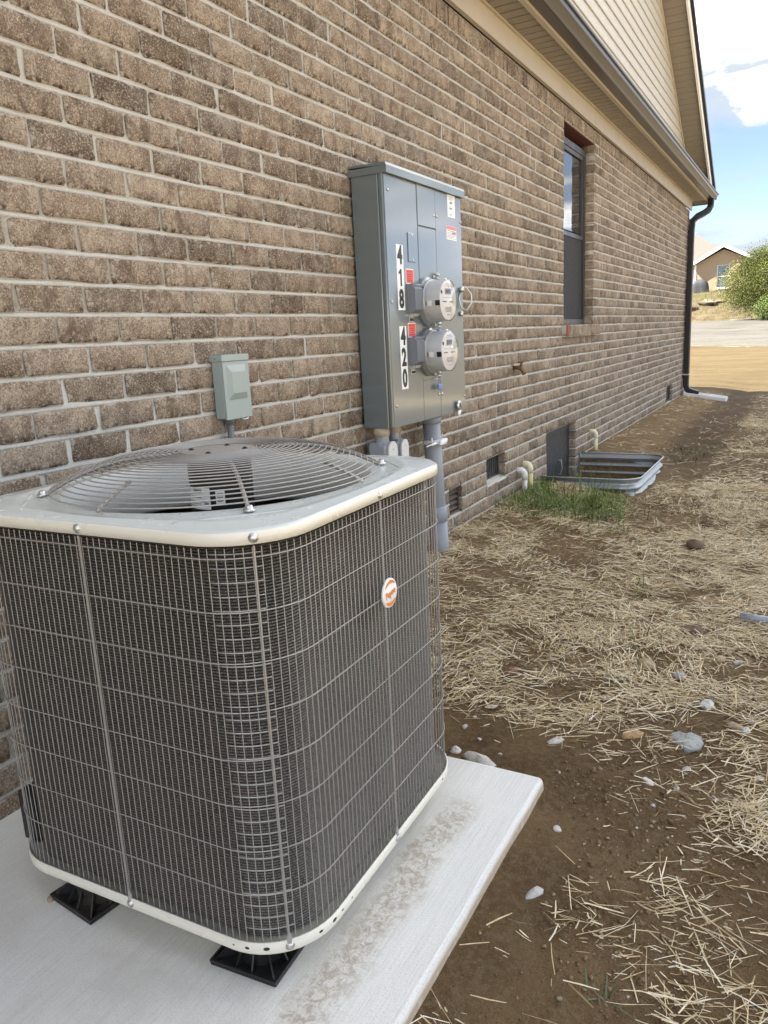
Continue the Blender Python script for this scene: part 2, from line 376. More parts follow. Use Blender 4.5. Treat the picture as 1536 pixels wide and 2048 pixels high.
M_HUB = pm('breaker_cover_grey', (.15,.165,.19), .38, var=.06)
M_DISC = pm('disconnect_grey', (.31,.37,.355), .42, var=.03)
M_PVC = pm('grey_pvc', (.27,.3,.345), .42, var=.07, scale=9, dirt=((.3,.27,.22), .35))
M_PVCL = pm('light_pvc_cover', (.60,.62,.62), .45, var=.05)
M_TAN = pm('tan_adapter', (.42,.36,.27), .6, var=.1)
M_WHITE = pm('white_pvc', (.80,.80,.78), .4, var=.04, dirt=((.45,.38,.28), .3))
M_CREAM = pm('cream_pvc', (.78,.74,.52), .4, var=.06)
M_YEL = pm('yellow_pvc', (.66,.60,.26), .45, var=.08)
M_ZINC = pm('zinc', (.62,.62,.60), .35, metal=.9, var=.1, scale=60)
M_ACPAINT = pm('unit_paint', (.74,.72,.62), .30, var=.03, scale=3, bump=.06, bscale=9, coords='obj')
M_ACLID = pm('unit_lid_sky_tint', (.60,.635,.60), .22, var=.04, scale=4, bump=.10, bscale=7, dirt=((.45,.45,.42), .25), coords='obj')  # unit paint, with the cool sky reflection put into the lid colour
M_WIRE = pm('guard_wire', (.38,.36,.33), .42, var=.08, scale=30, metal=.25, coords='obj')
M_ALU = pm('bright_tube', (.42,.42,.40), .4, metal=.9, var=.1, coords='obj')
M_SHROUD = pm('shroud_grey', (.72,.74,.71), .4, var=.05, coords='obj')
M_FAN = pm('fan_grey', (.10,.105,.105), .5, var=.1, coords='obj')
M_MOTOR = pm('motor_black', (.014,.014,.015), .5, coords='obj')
M_PAPER = pm('white_label', (.80,.81,.80), .5, var=.02)
M_INK = pm('print_black', (.015,.015,.015), .5)
M_INKG = pm('print_grey', (.25,.25,.26), .6)
M_RED = pm('red_sticker', (.70,.10,.075), .5, var=.05)
M_PINK = pm('pink_header', (.75,.22,.25), .5)
M_ORANGE = pm('orange_print', (.72,.23,.045), .45, var=.03)
M_BLUE = pm('blue_tag', (.14,.24,.55), .45)
M_LCD = pm('meter_lcd', (.34,.33,.28), .35)
M_FACE = pm('meter_faceplate', (.78,.76,.74), .5, var=.02)
M_RISER = pm('black_plastic', (.012,.012,.013), .42, var=.2, dirt=((.2,.16,.12), .3))
M_BRASS = pm('old_brass', (.22,.145,.07), .55, metal=.6, var=.25, scale=60)
M_VENT = pm('vent_brown', (.085,.065,.05), .6, var=.2)
M_IRON = pm('vent_dark', (.05,.052,.055), .5, var=.2)
M_CRAWL = pm('crawl_door_dark', (.035,.038,.042), .45, var=.35, scale=7)
M_CEM = pm('cement_ledge', (.55,.53,.48), .95, bump=.6, bscale=60)
M_SPLASH = pm('splash_block', (.74,.75,.76), .55, var=.08, scale=7)
M_HBRICK = pm('pale_far_brick', (.33,.245,.165), .9, var=.12, scale=9)
M_HROOF = pm('far_roof', (.105,.093,.083), .95, var=.18, scale=6)
M_HTRIM = pm('far_white_trim', (.80,.79,.76), .5, var=.03)
M_HSOFF = pm('far_soffit', (.60,.58,.54), .6)
M_COVER = pm('grill_cover', (.035,.037,.042), .6, var=.25, scale=3)
M_ROCKB = pm('outcrop', (.28,.23,.17), .95, var=.5, scale=3, bump=.8, bscale=5)
def glass_mat(name, col=(.02,.024,.028), rough=.015, ior=1.9):
    t = NT(name); n = t.noise(t.map(t.pos(), (1, 3, .25)), 5, 2); t.bump(n, .03, .01)
    return t.out(col, rough, 0, .5, IOR=ior)
M_GLASS = glass_mat('window_glass', ior=2.3)
M_SCREEN = pm('insect_screen', (.020,.022,.023), .8, var=.1, scale=20)
M_HGLASS = glass_mat('far_window_glass', (.10,.13,.16), .05, 1.8)
def dome_mat():
    t = NT('meter_dome'); t.out((1,1,1), .02, 0, .5, IOR=1.12)
    t.p.inputs['Transmission Weight'].default_value = 1.0; t.p.inputs['Coat Weight'].default_value = .6; t.p.inputs['Coat Roughness'].default_value = .03
    return t.mat
M_DOME = dome_mat()
def coil_mat():
    t = NT('coil_fins'); O = t.obj(); c = t.mix(t.noise(O, 6, 5, .6), (.15,.137,.115), (.25,.228,.195))
    sz = t.n('ShaderNodeSeparateXYZ'); t.link(O, sz.inputs[0]); wv = t.math('ABSOLUTE', t.math('SUBTRACT', t.math('FRACT', t.math('DIVIDE', t.math('SUBTRACT', sz.outputs[2], .014), .0056)), .5))
    c = t.mix(t.rng(wv, .10, .34), (.030,.027,.023), c)  # groove shade put into the colour: dark in recesses between the fin rows
    c = t.mix(t.rng(t.noise(t.map(O, (420,420,420)), 1, 2, .6), .35, .6), (.035,.034,.03), c)
    c = t.mix(t.rng(t.noise(t.map(O, (6,6,6)), 1, 4, .6), .55, .7, 0, .35), c, (.13,.085,.075))
    t.bump(t.noise(O, 500, 2), .4, .002)
    return t.out(c, .5, .35, .5)
M_COIL = coil_mat()

# ------------------------------------------------------------------ the lie of the land
PROF_Y = np.array([-60, 13, 20, 31, 57, 60, 64, 70, 120, 900.]); PROF_Z = np.array([0, 0, .02, .30, 1.25, 2.2, 3.12, 3.32, 3.5, 2.0])
def sst(a, b, x): t = np.clip((np.asarray(x, float)-a)/(b-a), 0, 1); return t*t*(3-2*t)
def gz(x, y):
    x = np.asarray(x, float); y = np.asarray(y, float)
    base = np.interp(y, PROF_Y, PROF_Z)
    near = 1-sst(14, 19, y)
    z = base + near*(.05 - .105*sst(0, .95, x) + .02*sst(1.6, 3.5, x))
    z = z + near*(.030*vnoise(x*2.1+7, y*2.1) + .016*vnoise(x*7, y*7+3) + .010*vnoise(x*19, y*19))*sst(.0, .35, x)
    z = z + sst(18, 34, y)*(.22*vnoise(x*.23, y*.23) + .10*vnoise(x*.9, y*.9))
    z = z + .25*sst(57, 62, y)*vnoise(x*.35, y*.35+9)
    pad = (1-sst(1.150, 1.190, x))*(1-sst(1.72, 1.762, y)); z = z*(1-pad) + (-.09)*pad            # dug out under the pad
    edge = np.exp(-(np.maximum(np.abs(x-1.3)-.1, 0)/.12)**2)*(1-sst(1.75, 2.15, y)); z = np.where(pad < .5, z*(1-edge)+(-.030+.008*vnoise(x*12, y*12))*edge, z)
    wl = (1-sst(.66, .70, x))*sst(5.58, 5.62, y)*(1-sst(6.68, 6.73, y)); z = z*(1-wl) - .42*wl  # inside the window well
    return z
def axis(segs): return np.unique(np.concatenate([np.arange(a, b, s) for a, b, s in segs]))
def sheet(name, xs, ys, mat, dz=0.0):
    X, Y = np.meshgrid(xs, ys); Z = gz(X, Y)+dz; n, m = X.shape
    idx = np.arange(n*m).reshape(n, m); f = np.stack([idx[:-1,:-1], idx[:-1,1:], idx[1:,1:], idx[1:,:-1]], -1).reshape(-1, 4)
    o = fast_mesh(name, np.stack([X, Y, Z], -1).reshape(-1, 3), f, mat, smooth=True); o['kind'] = 'structure'; return o
xs = axis([(-400,-60,40),(-60,-12,6),(-12,-.2,1.2),(-.2,2.4,.022),(2.4,4.5,.07),(4.5,12,.5),(12,60,6),(60,401,40)])
ys = axis([(-400,-60,40),(-60,-4,4),(-4,.4,.25),(.4,5,.024),(5,7,.024),(7,9,.05),(9,14.5,.1),(14.5,31.01,.5)])
sheet('ground', xs, ys, M_SOIL)
xs2 = axis([(-400,-60,40),(-60,-12,3),(-12,6,.4),(6,60,3),(60,401,40)])
def gravel_mat():
    t = NT('pale_gravel'); P = t.pos(); st = t.noise(t.map(P, (.30, 1.0, 1)), .9, 8, .72)
    c = t.ramp(st, [(.3,(.058,.054,.046)),(.45,(.098,.091,.078)),(.6,(.122,.114,.098)),(.75,(.088,.082,.070))])
    c = t.mix(t.rng(t.noise(P, 6, 4, .7), .32, .5, .5, 0), c, (.06,.054,.045)); t.bump(t.noise(P, 8, 5, .7), .6, .1)
    return t.out(c, .95, 0, .2)
def hill_mat():
    t = NT('dry_hill_grass'); P = t.pos(); s = t.n('ShaderNodeSeparateXYZ'); t.link(P, s.inputs[0])
    c = t.ramp(t.noise(P, 1.3, 7, .7), [(.28,(.062,.0465,.02046)),(.45,(.1085,.0837,.04216)),(.62,(.1364,.1116,.062)),(.8,(.0837,.0682,.031))])
    up = t.rng(s.outputs[2], 2.5, 3.0); c = t.mix(t.math('MULTIPLY', up, .55), c, (.09,.093,.033))
    c = t.mix(t.rng(t.noise(t.map(P, (.5,1,1.5)), 1.1, 5, .7), .58, .68, 0, .6), c, (.162,.15,.12))
    t.bump(t.noise(P, 7, 5, .7), .8, .15); return t.out(c, .95, 0, .2)
sheet('gravel_road', xs2, axis([(31.0,57.01,.6)]), gravel_mat())
sheet('hillside', xs2, axis([(57.0,72,.3),(72,130,4),(130,901,60)]), hill_mat())

# ------------------------------------------------------------------ the brick house
HOUSE = empty('brick_house', 'brown brick house wall with beige eave and dark gutter behind the outdoor unit', 'house', (0, 0, 0))
ROW = .0803; Z0 = 1.1786; JT = .0142; BL = .2112; WY0, WY1 = -1.9, 13.1
ZTOP = Z0+19*ROW                                             # 2.704, bottom of the rowlock course
KMIN = -17
OPEN = [(6.215, 7.175, Z0, ZTOP, 'window'), (5.747, 6.60, -1, Z0-10*ROW, 'crawl'), (3.89, 4.075, Z0-13*ROW, Z0-11*ROW, 'v1'),
        (4.475, 4.815, Z0-12*ROW, Z0-10*ROW, 'v2'), (11.42, 11.95, Z0-14*ROW, Z0-11*ROW, 'v3')]
def brick_geo(L, H, rng, depth=.09, coarse=False):
    """one rough brick, centred, facing +x; u along y, v along z"""
    us = np.array([0, .03, .36, .68, .97, 1]) if not coarse else np.array([0, .06, .94, 1]); vs_ = np.array([0, .10, .88, 1])
    V = []; UV = []; nu, nv = len(us), len(vs_)
    bow = rng.normal(0, .0012)
    for j, v in enumerate(vs_):
        for i, u in enumerate(us):
            e = (i in (0, nu-1)) or (j in (0, nv-1)); c = (i in (0, nu-1)) and (j in (0, nv-1))
            x = (-.0032 if e else .0) + (-.002 if c else 0) + rng.normal(0, .0012) + bow*u
            dy = rng.normal(0, .0024); dz = rng.normal(0, .0018)
            V.append((x, (u-.5)*L+dy, (v-.5)*H+dz)); UV.append((u, v))
    Fc = []
    for j in range(nv-1):
        for i in range(nu-1): a = j*nu+i; Fc.append((a, a+1, a+nu+1, a+nu))
    ring = [i for i in range(nu)] + [j*nu+nu-1 for j in range(1, nv)] + [(nv-1)*nu+i for i in range(nu-2, -1, -1)] + [j*nu for j in range(nv-2, 0, -1)]
    b = len(V)
    for q in ring: p = V[q]; V.append((-depth, p[1], p[2])); UV.append((.5, .5))
    n = len(ring)
    for k in range(n): Fc.append((ring[k], b+k, b+(k+1)%n, ring[(k+1)%n]))
    return V, Fc, UV
rng = np.random.default_rng(11)
bricks = []                                                  # (y centre, z centre, L, H)
for k in range(KMIN, 19):
    zb = Z0+k*ROW; zt = zb+ROW
    cuts = [(o[0], o[1]) for o in OPEN if o[2] < (zb+zt)/2 < o[3]]
    segs = [(WY0, WY1)]
    for a, b in cuts:
        segs = [s2 for s in segs for s2 in ((s[0], min(s[1], a)), (max(s[0], b), s[1])) if s2[1]-s2[0] > .01]
    y0 = 1.934 - 30*BL + (BL/2 if k % 2 == 0 else 0) + rng.normal(0, .006)
    for a, b in segs:
        j0 = math.floor((a-y0)/BL); ed = [a]+[y0+j*BL for j in range(j0, j0+90) if a+.07 < y0+j*BL < b-.07]+[b]
        for p, q in zip(ed, ed[1:]):
            l = q-p-JT+rng.normal(0, .002); yc = (p+q)/2
            if p == a and a > WY0: yc -= JT/2; l += 0
            bricks.append((yc+rng.normal(0, .0015), zb+ROW/2, l, ROW-JT))
for yc in np.arange(WY0+.035, WY1-.03, .0745): bricks.append((yc, ZTOP+.052, .0745-.011, .094))   # rowlock course under the eave
# the 300 that show largest become objects of their own
def seen(b):
    p = project((0, b[0], b[1]))
    if p is None or not (-10 < p[0] < 1546 and -10 < p[1] < 2058): return 0
    if b[1] < .06: return 0
    x, y = p[0], p[1]
    if x < 870 and y > 985 and not (x < 60 and 1380 < y < 1620): return 0       # behind the outdoor unit
    if 120 < x < 750 and y > 920: return 0
    if 705 < x < 920 and 345 < y < 835: return 0                                # behind the meter cabinet
    q = project((0, b[0]+b[2]/2, b[1])); s = project((0, b[0]-b[2]/2, b[1])); t = project((0, b[0], b[1]+b[3]/2)); u = project((0, b[0], b[1]-b[3]/2))
    return abs(q[0]-s[0])*abs(t[1]-u[1]) if q and s else 0
order = sorted(range(len(bricks)), key=lambda i: -seen(bricks[i])); single = set(order[:300])
protos = {}
for i in range(10):
    rr = np.random.default_rng(100+i); V, Fc, UV = brick_geo(BL-JT, ROW-JT, rr)
    me = MB(); me.add(V, Fc, 0, UV); o = me.build('brick', M_BRICK, None, True); protos[i] = o.data; bpy.data.objects.remove(o)
mass = MB()
for i, (yc, zc, l, h) in enumerate(bricks):
    if i in single:
        if abs(l-(BL-JT)) < .012 and abs(h-(ROW-JT)) < .002: me = protos[i % 10]
        else:
            V, Fc, UV = brick_geo(l, h, rng); b = MB(); b.add(V, Fc, 0, UV); o = b.build('brick', M_BRICK, None, True); me = o.data; bpy.data.objects.remove(o)
        o = bpy.data.objects.new('brick', me); COL.objects.link(o); o.location = (.003+rng.normal(0, .0014), yc, zc); o.parent = HOUSE
        o.rotation_euler = (rng.normal(0, .004), 0, rng.normal(0, .006))
    else:
        V, Fc, UV = brick_geo(l, h, rng, coarse=yc > 7)
        dx = .003+rng.normal(0, .0014)
        mass.add([(p[0]+dx, p[1]+yc, p[2]+zc) for p in V], Fc, 0, UV, .001+.998*rng.random())
mo = mass.build('brickwork', M_BRICK, HOUSE, True); mo['kind'] = 'stuff'
# mortar: a recessed face with the openings left out, and a weathered bead in every bed joint
mm = MB(); ycut = sorted({WY0, WY1, *[o[0]-JT*.5-.005 for o in OPEN], *[o[1]+.005 for o in OPEN]}); zcut = sorted({KMIN*ROW+Z0, ZTOP+.106, *[max(o[2], KMIN*ROW+Z0) for o in OPEN], *[o[3] for o in OPEN]})
for a, b in zip(ycut, ycut[1:]):
    for c, d in zip(zcut, zcut[1:]):
        cy, cz = (a+b)/2, (c+d)/2
        if any(o[0]-JT*1.2 < cy < o[1]+.006 and o[2] < cz < o[3] for o in OPEN): continue
        mm.box((-.12, a, c), (-.0042, b, d))
def bead(zc, a, b):
    st = .02; ys_ = []; y = a
    while y < b: ys_.append(y); y += st if y < 4.5 else (.05 if y < 7 else .12)
    ys_.append(b); V = []; Fc = []
    for i, y in enumerate(ys_):
        w = float(vnoise(y*9, zc*31)); w2 = float(vnoise(y*31+5, zc*17)); w3 = float(vnoise(y*15+9, zc*77))
        V += [(-.010, y, zc+JT*.62), (-.0055+.003*w2, y, zc+JT*.42+.005*w3), (-.0004+.0040*w, y, zc-.0005+.006*w2), (-.0002+.0036*w2, y, zc-JT*.42-.005*w), (-.006, y, zc-JT*.62)]
        if i: 
            for q in range(4): b0 = (i-1)*5+q; Fc.append((b0, b0+5, b0+6, b0+1))
    mm.add(V, Fc)
for k in range(KMIN, 20):
    z = Z0+k*ROW; segs = [(WY0, WY1)]
    for o in OPEN:
        if o[2]-.01 < z < o[3]+(.01 if o[4] != 'window' else .03): segs = [s2 for s in segs for s2 in ((s[0], min(s[1], o[0])), (max(s[0], o[1]), s[1])) if s2[1]-s2[0] > .01]
    for a, b in segs: bead(z, a, b)
mm.build('mortar', M_MORTAR, HOUSE, True)
# solid body behind, roof, gable (the house casts the shade over the yard)
b = MB()
for a, c, z0, z1 in ((WY0-6, 3.6, -.3, 2.8), (7.2, 13.09, -.3, 2.8), (3.6, 7.2, 2.72, 2.8), (3.6, 7.2, -.3, -.2)):
    b.box((-9, a, z0), (-.125, c, z1))
b.box((-9, 3.6, -.2), (-.45, 7.2, 2.72)); b.build('wall_core', M_DARK, HOUSE)
RSL = .545; RY, RZ = 13.37, 2.98                             # rake slope and its foot
def rake_z(y): return RZ + RSL*(RY-y)
YR = 7.6; ZR = rake_z(YR)
b = MB(); b.prism([(RY+.06, RZ-.03), (YR, ZR), (2*YR-RY, RZ-.03), (2*YR-RY, RZ+.13), (YR, ZR+.16), (RY+.06, RZ+.13)], -9, .30, 'x'); b.build('roof', M_SHING, HOUSE)
b = MB(); b.prism([(.25,3.04),(-5.0,5.6),(-9,5.6),(-9,5.45),(-5.0,5.45),(.25,2.96)], -7, 2*YR-13.4, 'y'); b.build('roof', M_SHING, HOUSE)
b = MB(); b.prism([(13.05, 2.8), (YR, rake_z(YR)-.25), (2*YR-13.05, 2.8)], -9, -.04, 'x'); b.build('gable_core', M_DARK, HOUSE)
# frieze board, soffit panels, fascia, gutter
YE = 13.12; yS = -2.2
b = MB(); b.prism([(.004,2.812),(.030,2.812),(.030,2.946),(.004,2.946)], yS, YE, 'y'); b.build('frieze_board', M_ALMOND, HOUSE)
b = MB(); b.prism([(.030,2.936),(.048,2.936),(.048,2.950),(.030,2.950)], yS, YE, 'y'); b.build('soffit_channel', M_ALMOND, HOUSE)
sp = MB(); sp.box((0,.006,0), (.160,.094,.006)); spo = sp.build('soffit_panel', M_SOFFIT, None); spm = spo.data; bpy.data.objects.remove(spo)
for y in np.arange(-1.0, YE-.1, .1):
    o = bpy.data.objects.new('soffit_panel', spm); COL.objects.link(o); o.parent = HOUSE; o.location = (.047, y, 2.946)
b = MB(); b.box((.03, yS, 2.9535), (.21, YE, 2.962)); b.build("soffit_backing", M_GROOVE, HOUSE)
b = MB(); b.prism([(.205,2.938),(.236,2.938),(.236,3.05),(.228,3.05),(.228,2.956),(.205,2.956)], yS, YE+.02, 'y'); b.prism([(.004,2.946),(.236,2.946),(.236,3.05),(.004,3.02)], YE-.002, YE+.018, 'y'); b.build('fascia', M_ALMOND, HOUSE)
GY = 13.36
gp = [(.238,2.955),(.305,2.950),(.312,2.953),(.322,2.968),(.338,2.986),(.352,3.000),(.358,3.018),(.372,3.022),(.374,3.034),(.366,3.035),(.364,3.028),(.350,3.024),(.343,3.006),(.330,2.993),(.314,2.975),(.302,2.957),(.241,2.961),(.241,3.035),(.238,3.035)]
b = MB(); b.prism(gp, yS, GY, 'y'); b.prism(gp[:10]+[(.238,3.035)], GY-.004, GY+.001, 'y'); b.build('gutter', M_GUTTER, HOUSE)
b = MB(); b.prism([(-.03,3.14),(.25,3.035),(.25,3.047),(-.03,3.155)], yS, YE, 'y'); b.build('pent_roof', M_SHING, HOUSE)
# gable siding, board by board
EXP = .108
zz = 3.02; 
while zz < 7.2:
    y1 = min(13.0, RY-(zz+.02-RZ)/RSL-.12); y0 = max(-1.0, 2*YR-y1)
    if y1-y0 > .3:
        p = MB(); p.prism([(-.02,zz),(.014,zz),(.018,zz+.004),(.004,zz+EXP+.004),(-.02,zz+EXP+.004)], y0, y1, 'y'); p.build('siding_board', M_SIDING, HOUSE)
    zz += EXP
# rake: trim at the siding, soffit panels, white fascia, dark roof edge
def along(t, x, dz): y = RY-t*math.cos(math.atan(RSL)); return (x, y, RZ+t*math.sin(math.atan(RSL))+dz)
def rake_bar(name, m, x0, x1, d0, d1, t0=.0, t1=11.8):
    p = MB(); p.add([along(t0,x0,d0),along(t0,x1,d0),along(t0,x1,d1),along(t0,x0,d1),along(t1,x0,d0),along(t1,x1,d0),along(t1,x1,d1),along(t1,x0,d1)],
        [(0,3,2,1),(4,5,6,7),(0,1,5,4),(1,2,6,5),(2,3,7,6),(3,0,4,7)]); return p.build(name, m, HOUSE)
rake_bar('siding_trim', M_ALMOND, .0, .03, -.145, -.10, 1.0)
rake_bar('rake_backing', M_GROOVE, .0, .275, -.075, -.062)
rake_bar('rake_fascia', M_HTRIM, .276, .30, -.115, .02)
rake_bar('roof_edge', M_BLACK, .296, .335, .01, .075, -.05)
cs, sn_ = math.cos(math.atan(RSL)), math.sin(math.atan(RSL))
rp = MB(); rp.add([(.02,0,0),(.275,0,0),(.275,-.089*cs,.089*sn_),(.02,-.089*cs,.089*sn_),(.02,0,.008),(.275,0,.008),(.275,-.089*cs,.008+.089*sn_),(.02,-.089*cs,.008+.089*sn_)],
    [(0,1,2,3),(4,7,6,5),(0,4,5,1),(1,5,6,2),(2,6,7,3),(3,7,4,0)]); rpo = rp.build('rake_soffit_panel', M_SOFFIT, None); rpm = rpo.data; bpy.data.objects.remove(rpo)
for i in range(64):
    o = bpy.data.objects.new('rake_soffit_panel', rpm); COL.objects.link(o); o.parent = HOUSE; o.location = along(.05+i*.1, 0, -.088)
# window
b = MB()
wy0, wy1, wz0, wz1 = 6.215, 7.175, Z0, ZTOP
def frame_rect(mb, x0, x1, y0, y1, z0, z1, w, wb=None):
    wb = wb or w
    mb.box((x0,y0,z0),(x1,y0+w,z1)); mb.box((x0,y1-w,z0),(x1,y1,z1)); mb.box((x0,y0+w,z1-w),(x1,y1-w,z1)); mb.box((x0,y0+w,z0),(x1,y1-w,z0+wb))
WIN = MB(); frame_rect(WIN, -.13, -.078, wy0, wy1, wz0+.004, wz1-.055, .05); WIN = WIN.build('window', M_BRONZE, HOUSE)
zm = 1.93
b = MB(); frame_rect(b, -.112, -.086, wy0+.05, wy1-.05, zm-.02, wz1-.105, .035); b.build('sash', M_BRONZE, WIN)
b = MB(); frame_rect(b, -.128, -.100, wy0+.05, wy1-.05, wz0+.054, zm+.03, .035); b.build('sash', M_BRONZE, WIN)
b = MB(); b.box((-.104, wy0+.08, zm), (-.100, wy1-.08, wz1-.13)); b.build('pane', M_GLASS, WIN)
b = MB(); b.box((-.120, wy0+.08, wz0+.08), (-.116, wy1-.08, zm)); b.build('pane', M_GLASS, WIN)
b = MB(); b.box((-.094, wy0+.055, wz0+.06), (-.0925, wy1-.055, zm-.02)); b.build('insect_screen', M_SCREEN, WIN)
b = MB(); b.box((-.45, wy0-.1, wz0-.1), (-.14, wy1+.1, wz0)); b.build('reveal', M_DARK, WIN)
b = MB(); b.box((-.12, wy0-.02, wz1-.012), (-.004, wy1+.06, wz1-.002)); b.build('lintel', M_LINTEL, HOUSE)
nb = 13
for i in range(nb):
    y0 = 6.165+i*(7.27-6.165)/nb; V, Fc, UV = brick_geo((7.27-6.165)/nb-.008, .088, rng, depth=.13, coarse=True)
    p = MB(); p.add([(q[0]+.045, q[1]+y0+.04, q[2]+1.140+.12*(q[0]*-.35)) for q in V], Fc, 0, UV, .1+.8*random.random()); p.build('sill_brick', M_REDBRICK if i == 0 else M_BRICK, HOUSE)
b = MB(); b.box((-.1, 6.165, 1.092), (.034, 7.27, 1.186)); b.build('sill_mortar', M_MORTAR, HOUSE)
# crawl space door and vents
b = MB(); b.box((-.075, 5.75, -.28), (-.06, 6.62, Z0-10*ROW-.01)); CD = b.build('crawl_door', M_CRAWL, HOUSE)
b = MB(); b.box((-.06, 5.755, .335), (-.05, 6.59, .362)); b.build('door_frame', M_IRON, CD)
b = MB(); b.tube([(-.058, 6.28, .08), (-.04, 6.28, .085), (-.03, 6.285, .02), (-.04, 6.28, -.04), (-.058, 6.28, -.04)], .006, 6); b.build('handle', M_ZINC, CD)
v = MB(); frame_rect(v, -.05, -.018, 3.893, 4.07, .138, .293, .014); v.box((-.06,3.89,.13),(-.05,4.07,.295)); V1 = v.build('foundation_vent', M_VENT, HOUSE)
for i in range(4):
    p = MB(); z = .160+i*.032; p.prism([(-.048,z+.022),(-.022,z),(-.020,z+.004),(-.046,z+.027)], 3.908, 4.055, 'y'); p.build('louver', M_VENT, V1)
v = MB(); frame_rect(v, -.062, -.045, 4.482, 4.808, .225, .372, .012); v.box((-.09,4.48,.22),(-.08,4.81,.374)); V2 = v.build('foundation_vent', M_IRON, HOUSE)
for i in range(9):
    p = MB(); y = 4.512+i*.0325; p.box((-.06, y, .237), (-.052, y+.015, .360)); p.build('grille_bar', M_IRON, V2)
b = MB(); b.prism([(-.06,.203),(.007,.200),(.005,.209),(-.06,.226)], 4.472, 4.82, 'y'); b.build('vent_ledge', M_CEM, HOUSE)
v = MB(); frame_rect(v, -.05, -.03, 11.43, 11.93, .06, .29, .02); v.box((-.07,11.42,.05),(-.055,11.95,.3)); V3 = v.build('foundation_vent', M_IRON, HOUSE)
for i in range(5):
    p = MB(); y = 11.47+i*.09; p.box((-.05, y, .08), (-.042, y+.03, .27)); p.build('grille_bar', M_IRON, V3)
# downspout
b = MB(); dx, dy = .042, .030
path = [(.285,13.18,2.955),(.285,13.16,2.86),(.262,13.12,2.795),(.20,13.05,2.745),(.12,12.98,2.70),(.066,12.94,2.64),(.056,12.93,2.50),(.056,12.93,.32),(.056,12.93,.20),(.085,12.93,.13),(.16,12.92,.095),(.24,12.915,.07)]
rings = []
P = [Vector(p) for p in path]
for i, p in enumerate(P):
    t_ = (P[min(i+1,len(P)-1)]-P[max(i-1,0)]).normalized(); side = Vector((0,1,0)); side = (side-t_*side.dot(t_)).normalized(); up = t_.cross(side)
    rings.append([p+side*a*.05+up*c*.042 for a, c in ((-1,-.7),(-.7,-1),(.7,-1),(1,-.7),(1,.7),(.7,1),(-.7,1),(-1,.7))])
b.sweep(rings); DSP = b.build('downspout', M_BLACK, HOUSE)
b = MB(); b.box((.0, 12.868, .36), (.102, 12.992, .378)); b.build('pipe_strap', M_ZINC, DSP)

# ------------------------------------------------------------------ concrete pad
b = MB(); c = .012
prof = [(1.203-c, 0), (1.203-.003, -.003), (1.203, -c), (1.206, -.13)]
X1, Y1, Y0 = 1.203, 1.775, -2.2
def padring(o, z):
    P = [(0.002, Y0, z)]; ys_ = np.linspace(Y0, Y1-.015, 150); k = 1 if o < .002 else .4
    P += [(X1+o+k*(.0035*float(vnoise(y*14, 3+z*9))-.016*max(0, float(vnoise(y*3.1+4, 8))-.30)*(1 if o < 0 else .5)), y, z) for y in ys_]
    P += [(X1+o-.006, Y1+o-.004, z)]; xs_ = np.linspace(X1-.015, .01, 70); P += [(x, Y1+o+k*.0035*float(vnoise(x*14+9, 3+z*9)), z) for x in xs_]
    return P+[(0.002, Y1+o, z)]
b.sweep([padring(.004, -.13), padring(0, -c), padring(-.003, -.003), padring(-c, 0)]); b.add(padring(-c, 0), [tuple(range(len(padring(-c, 0))))])
pad = b.build('concrete_pad', M_CONC); pad['kind'] = 'structure'

# ------------------------------------------------------------------ outdoor unit
ACX, ACY = .642, 1.26; TH = R(1.1)
AC = empty('outdoor_unit', 'cream and grey air conditioning unit in wire guard on black risers on the pad', 'air conditioner', (ACX, ACY, .0886), None, TH); AC['local_space'] = 1
ZB = .0886
def rsq(h, r, n=10, z=0):
    P = []
    for sx, sy, a0 in ((1,-1,-90),(1,1,0),(-1,1,90),(-1,-1,180)):
        for k in range(n+1): a = R(a0+90*k/n); P.append((sx*(h-r)+r*math.cos(a), sy*(h-r)+r*math.sin(a), z))
    return P
def rsq_path(h, r, step):
    """evenly spaced points (with outward normals) round the rounded square"""
    base = rsq(h, r, 24); n = len(base); out_ = []; L = []
    for i in range(n): L.append(math.dist(base[i], base[(i+1)%n]))
    tot = sum(L); N_ = int(tot/step); i = 0; acc = 0
    for k in range(N_):
        d = tot*k/N_
        while acc+L[i] < d: acc += L[i]; i += 1
        t_ = (d-acc)/L[i]; a, c_ = base[i], base[(i+1)%n]
        x, y = a[0]+(c_[0]-a[0])*t_, a[1]+(c_[1]-a[1])*t_
        tx, ty = c_[0]-a[0], c_[1]-a[1]; q = math.hypot(tx, ty); out_.append((x, y, ty/q, -tx/q))
    return out_
HW = .3905; RC = .141
ZT = .872-ZB; ZRL = .8485-ZB
# base pan
b = MB(); b.sweep([rsq(HW-.03, RC-.03, 12, .004), rsq(HW-.001, RC, 12, 0), rsq(HW, RC, 12, .002), rsq(HW, RC, 12, .024), rsq(HW-.003, RC-.002, 12, .024), rsq(HW-.004, RC-.003, 12, .012), rsq(.05, .03, 12, .012)])
b.sweep([rsq(HW-.03, RC-.03, 12, .004), rsq(.02, .01, 12, .004)])
PAN = b.build('base_pan', M_ACPAINT, AC, True)
b = MB()
for s_, k in ((-1, .2), (-1, .45), (1, .3)):
    pass
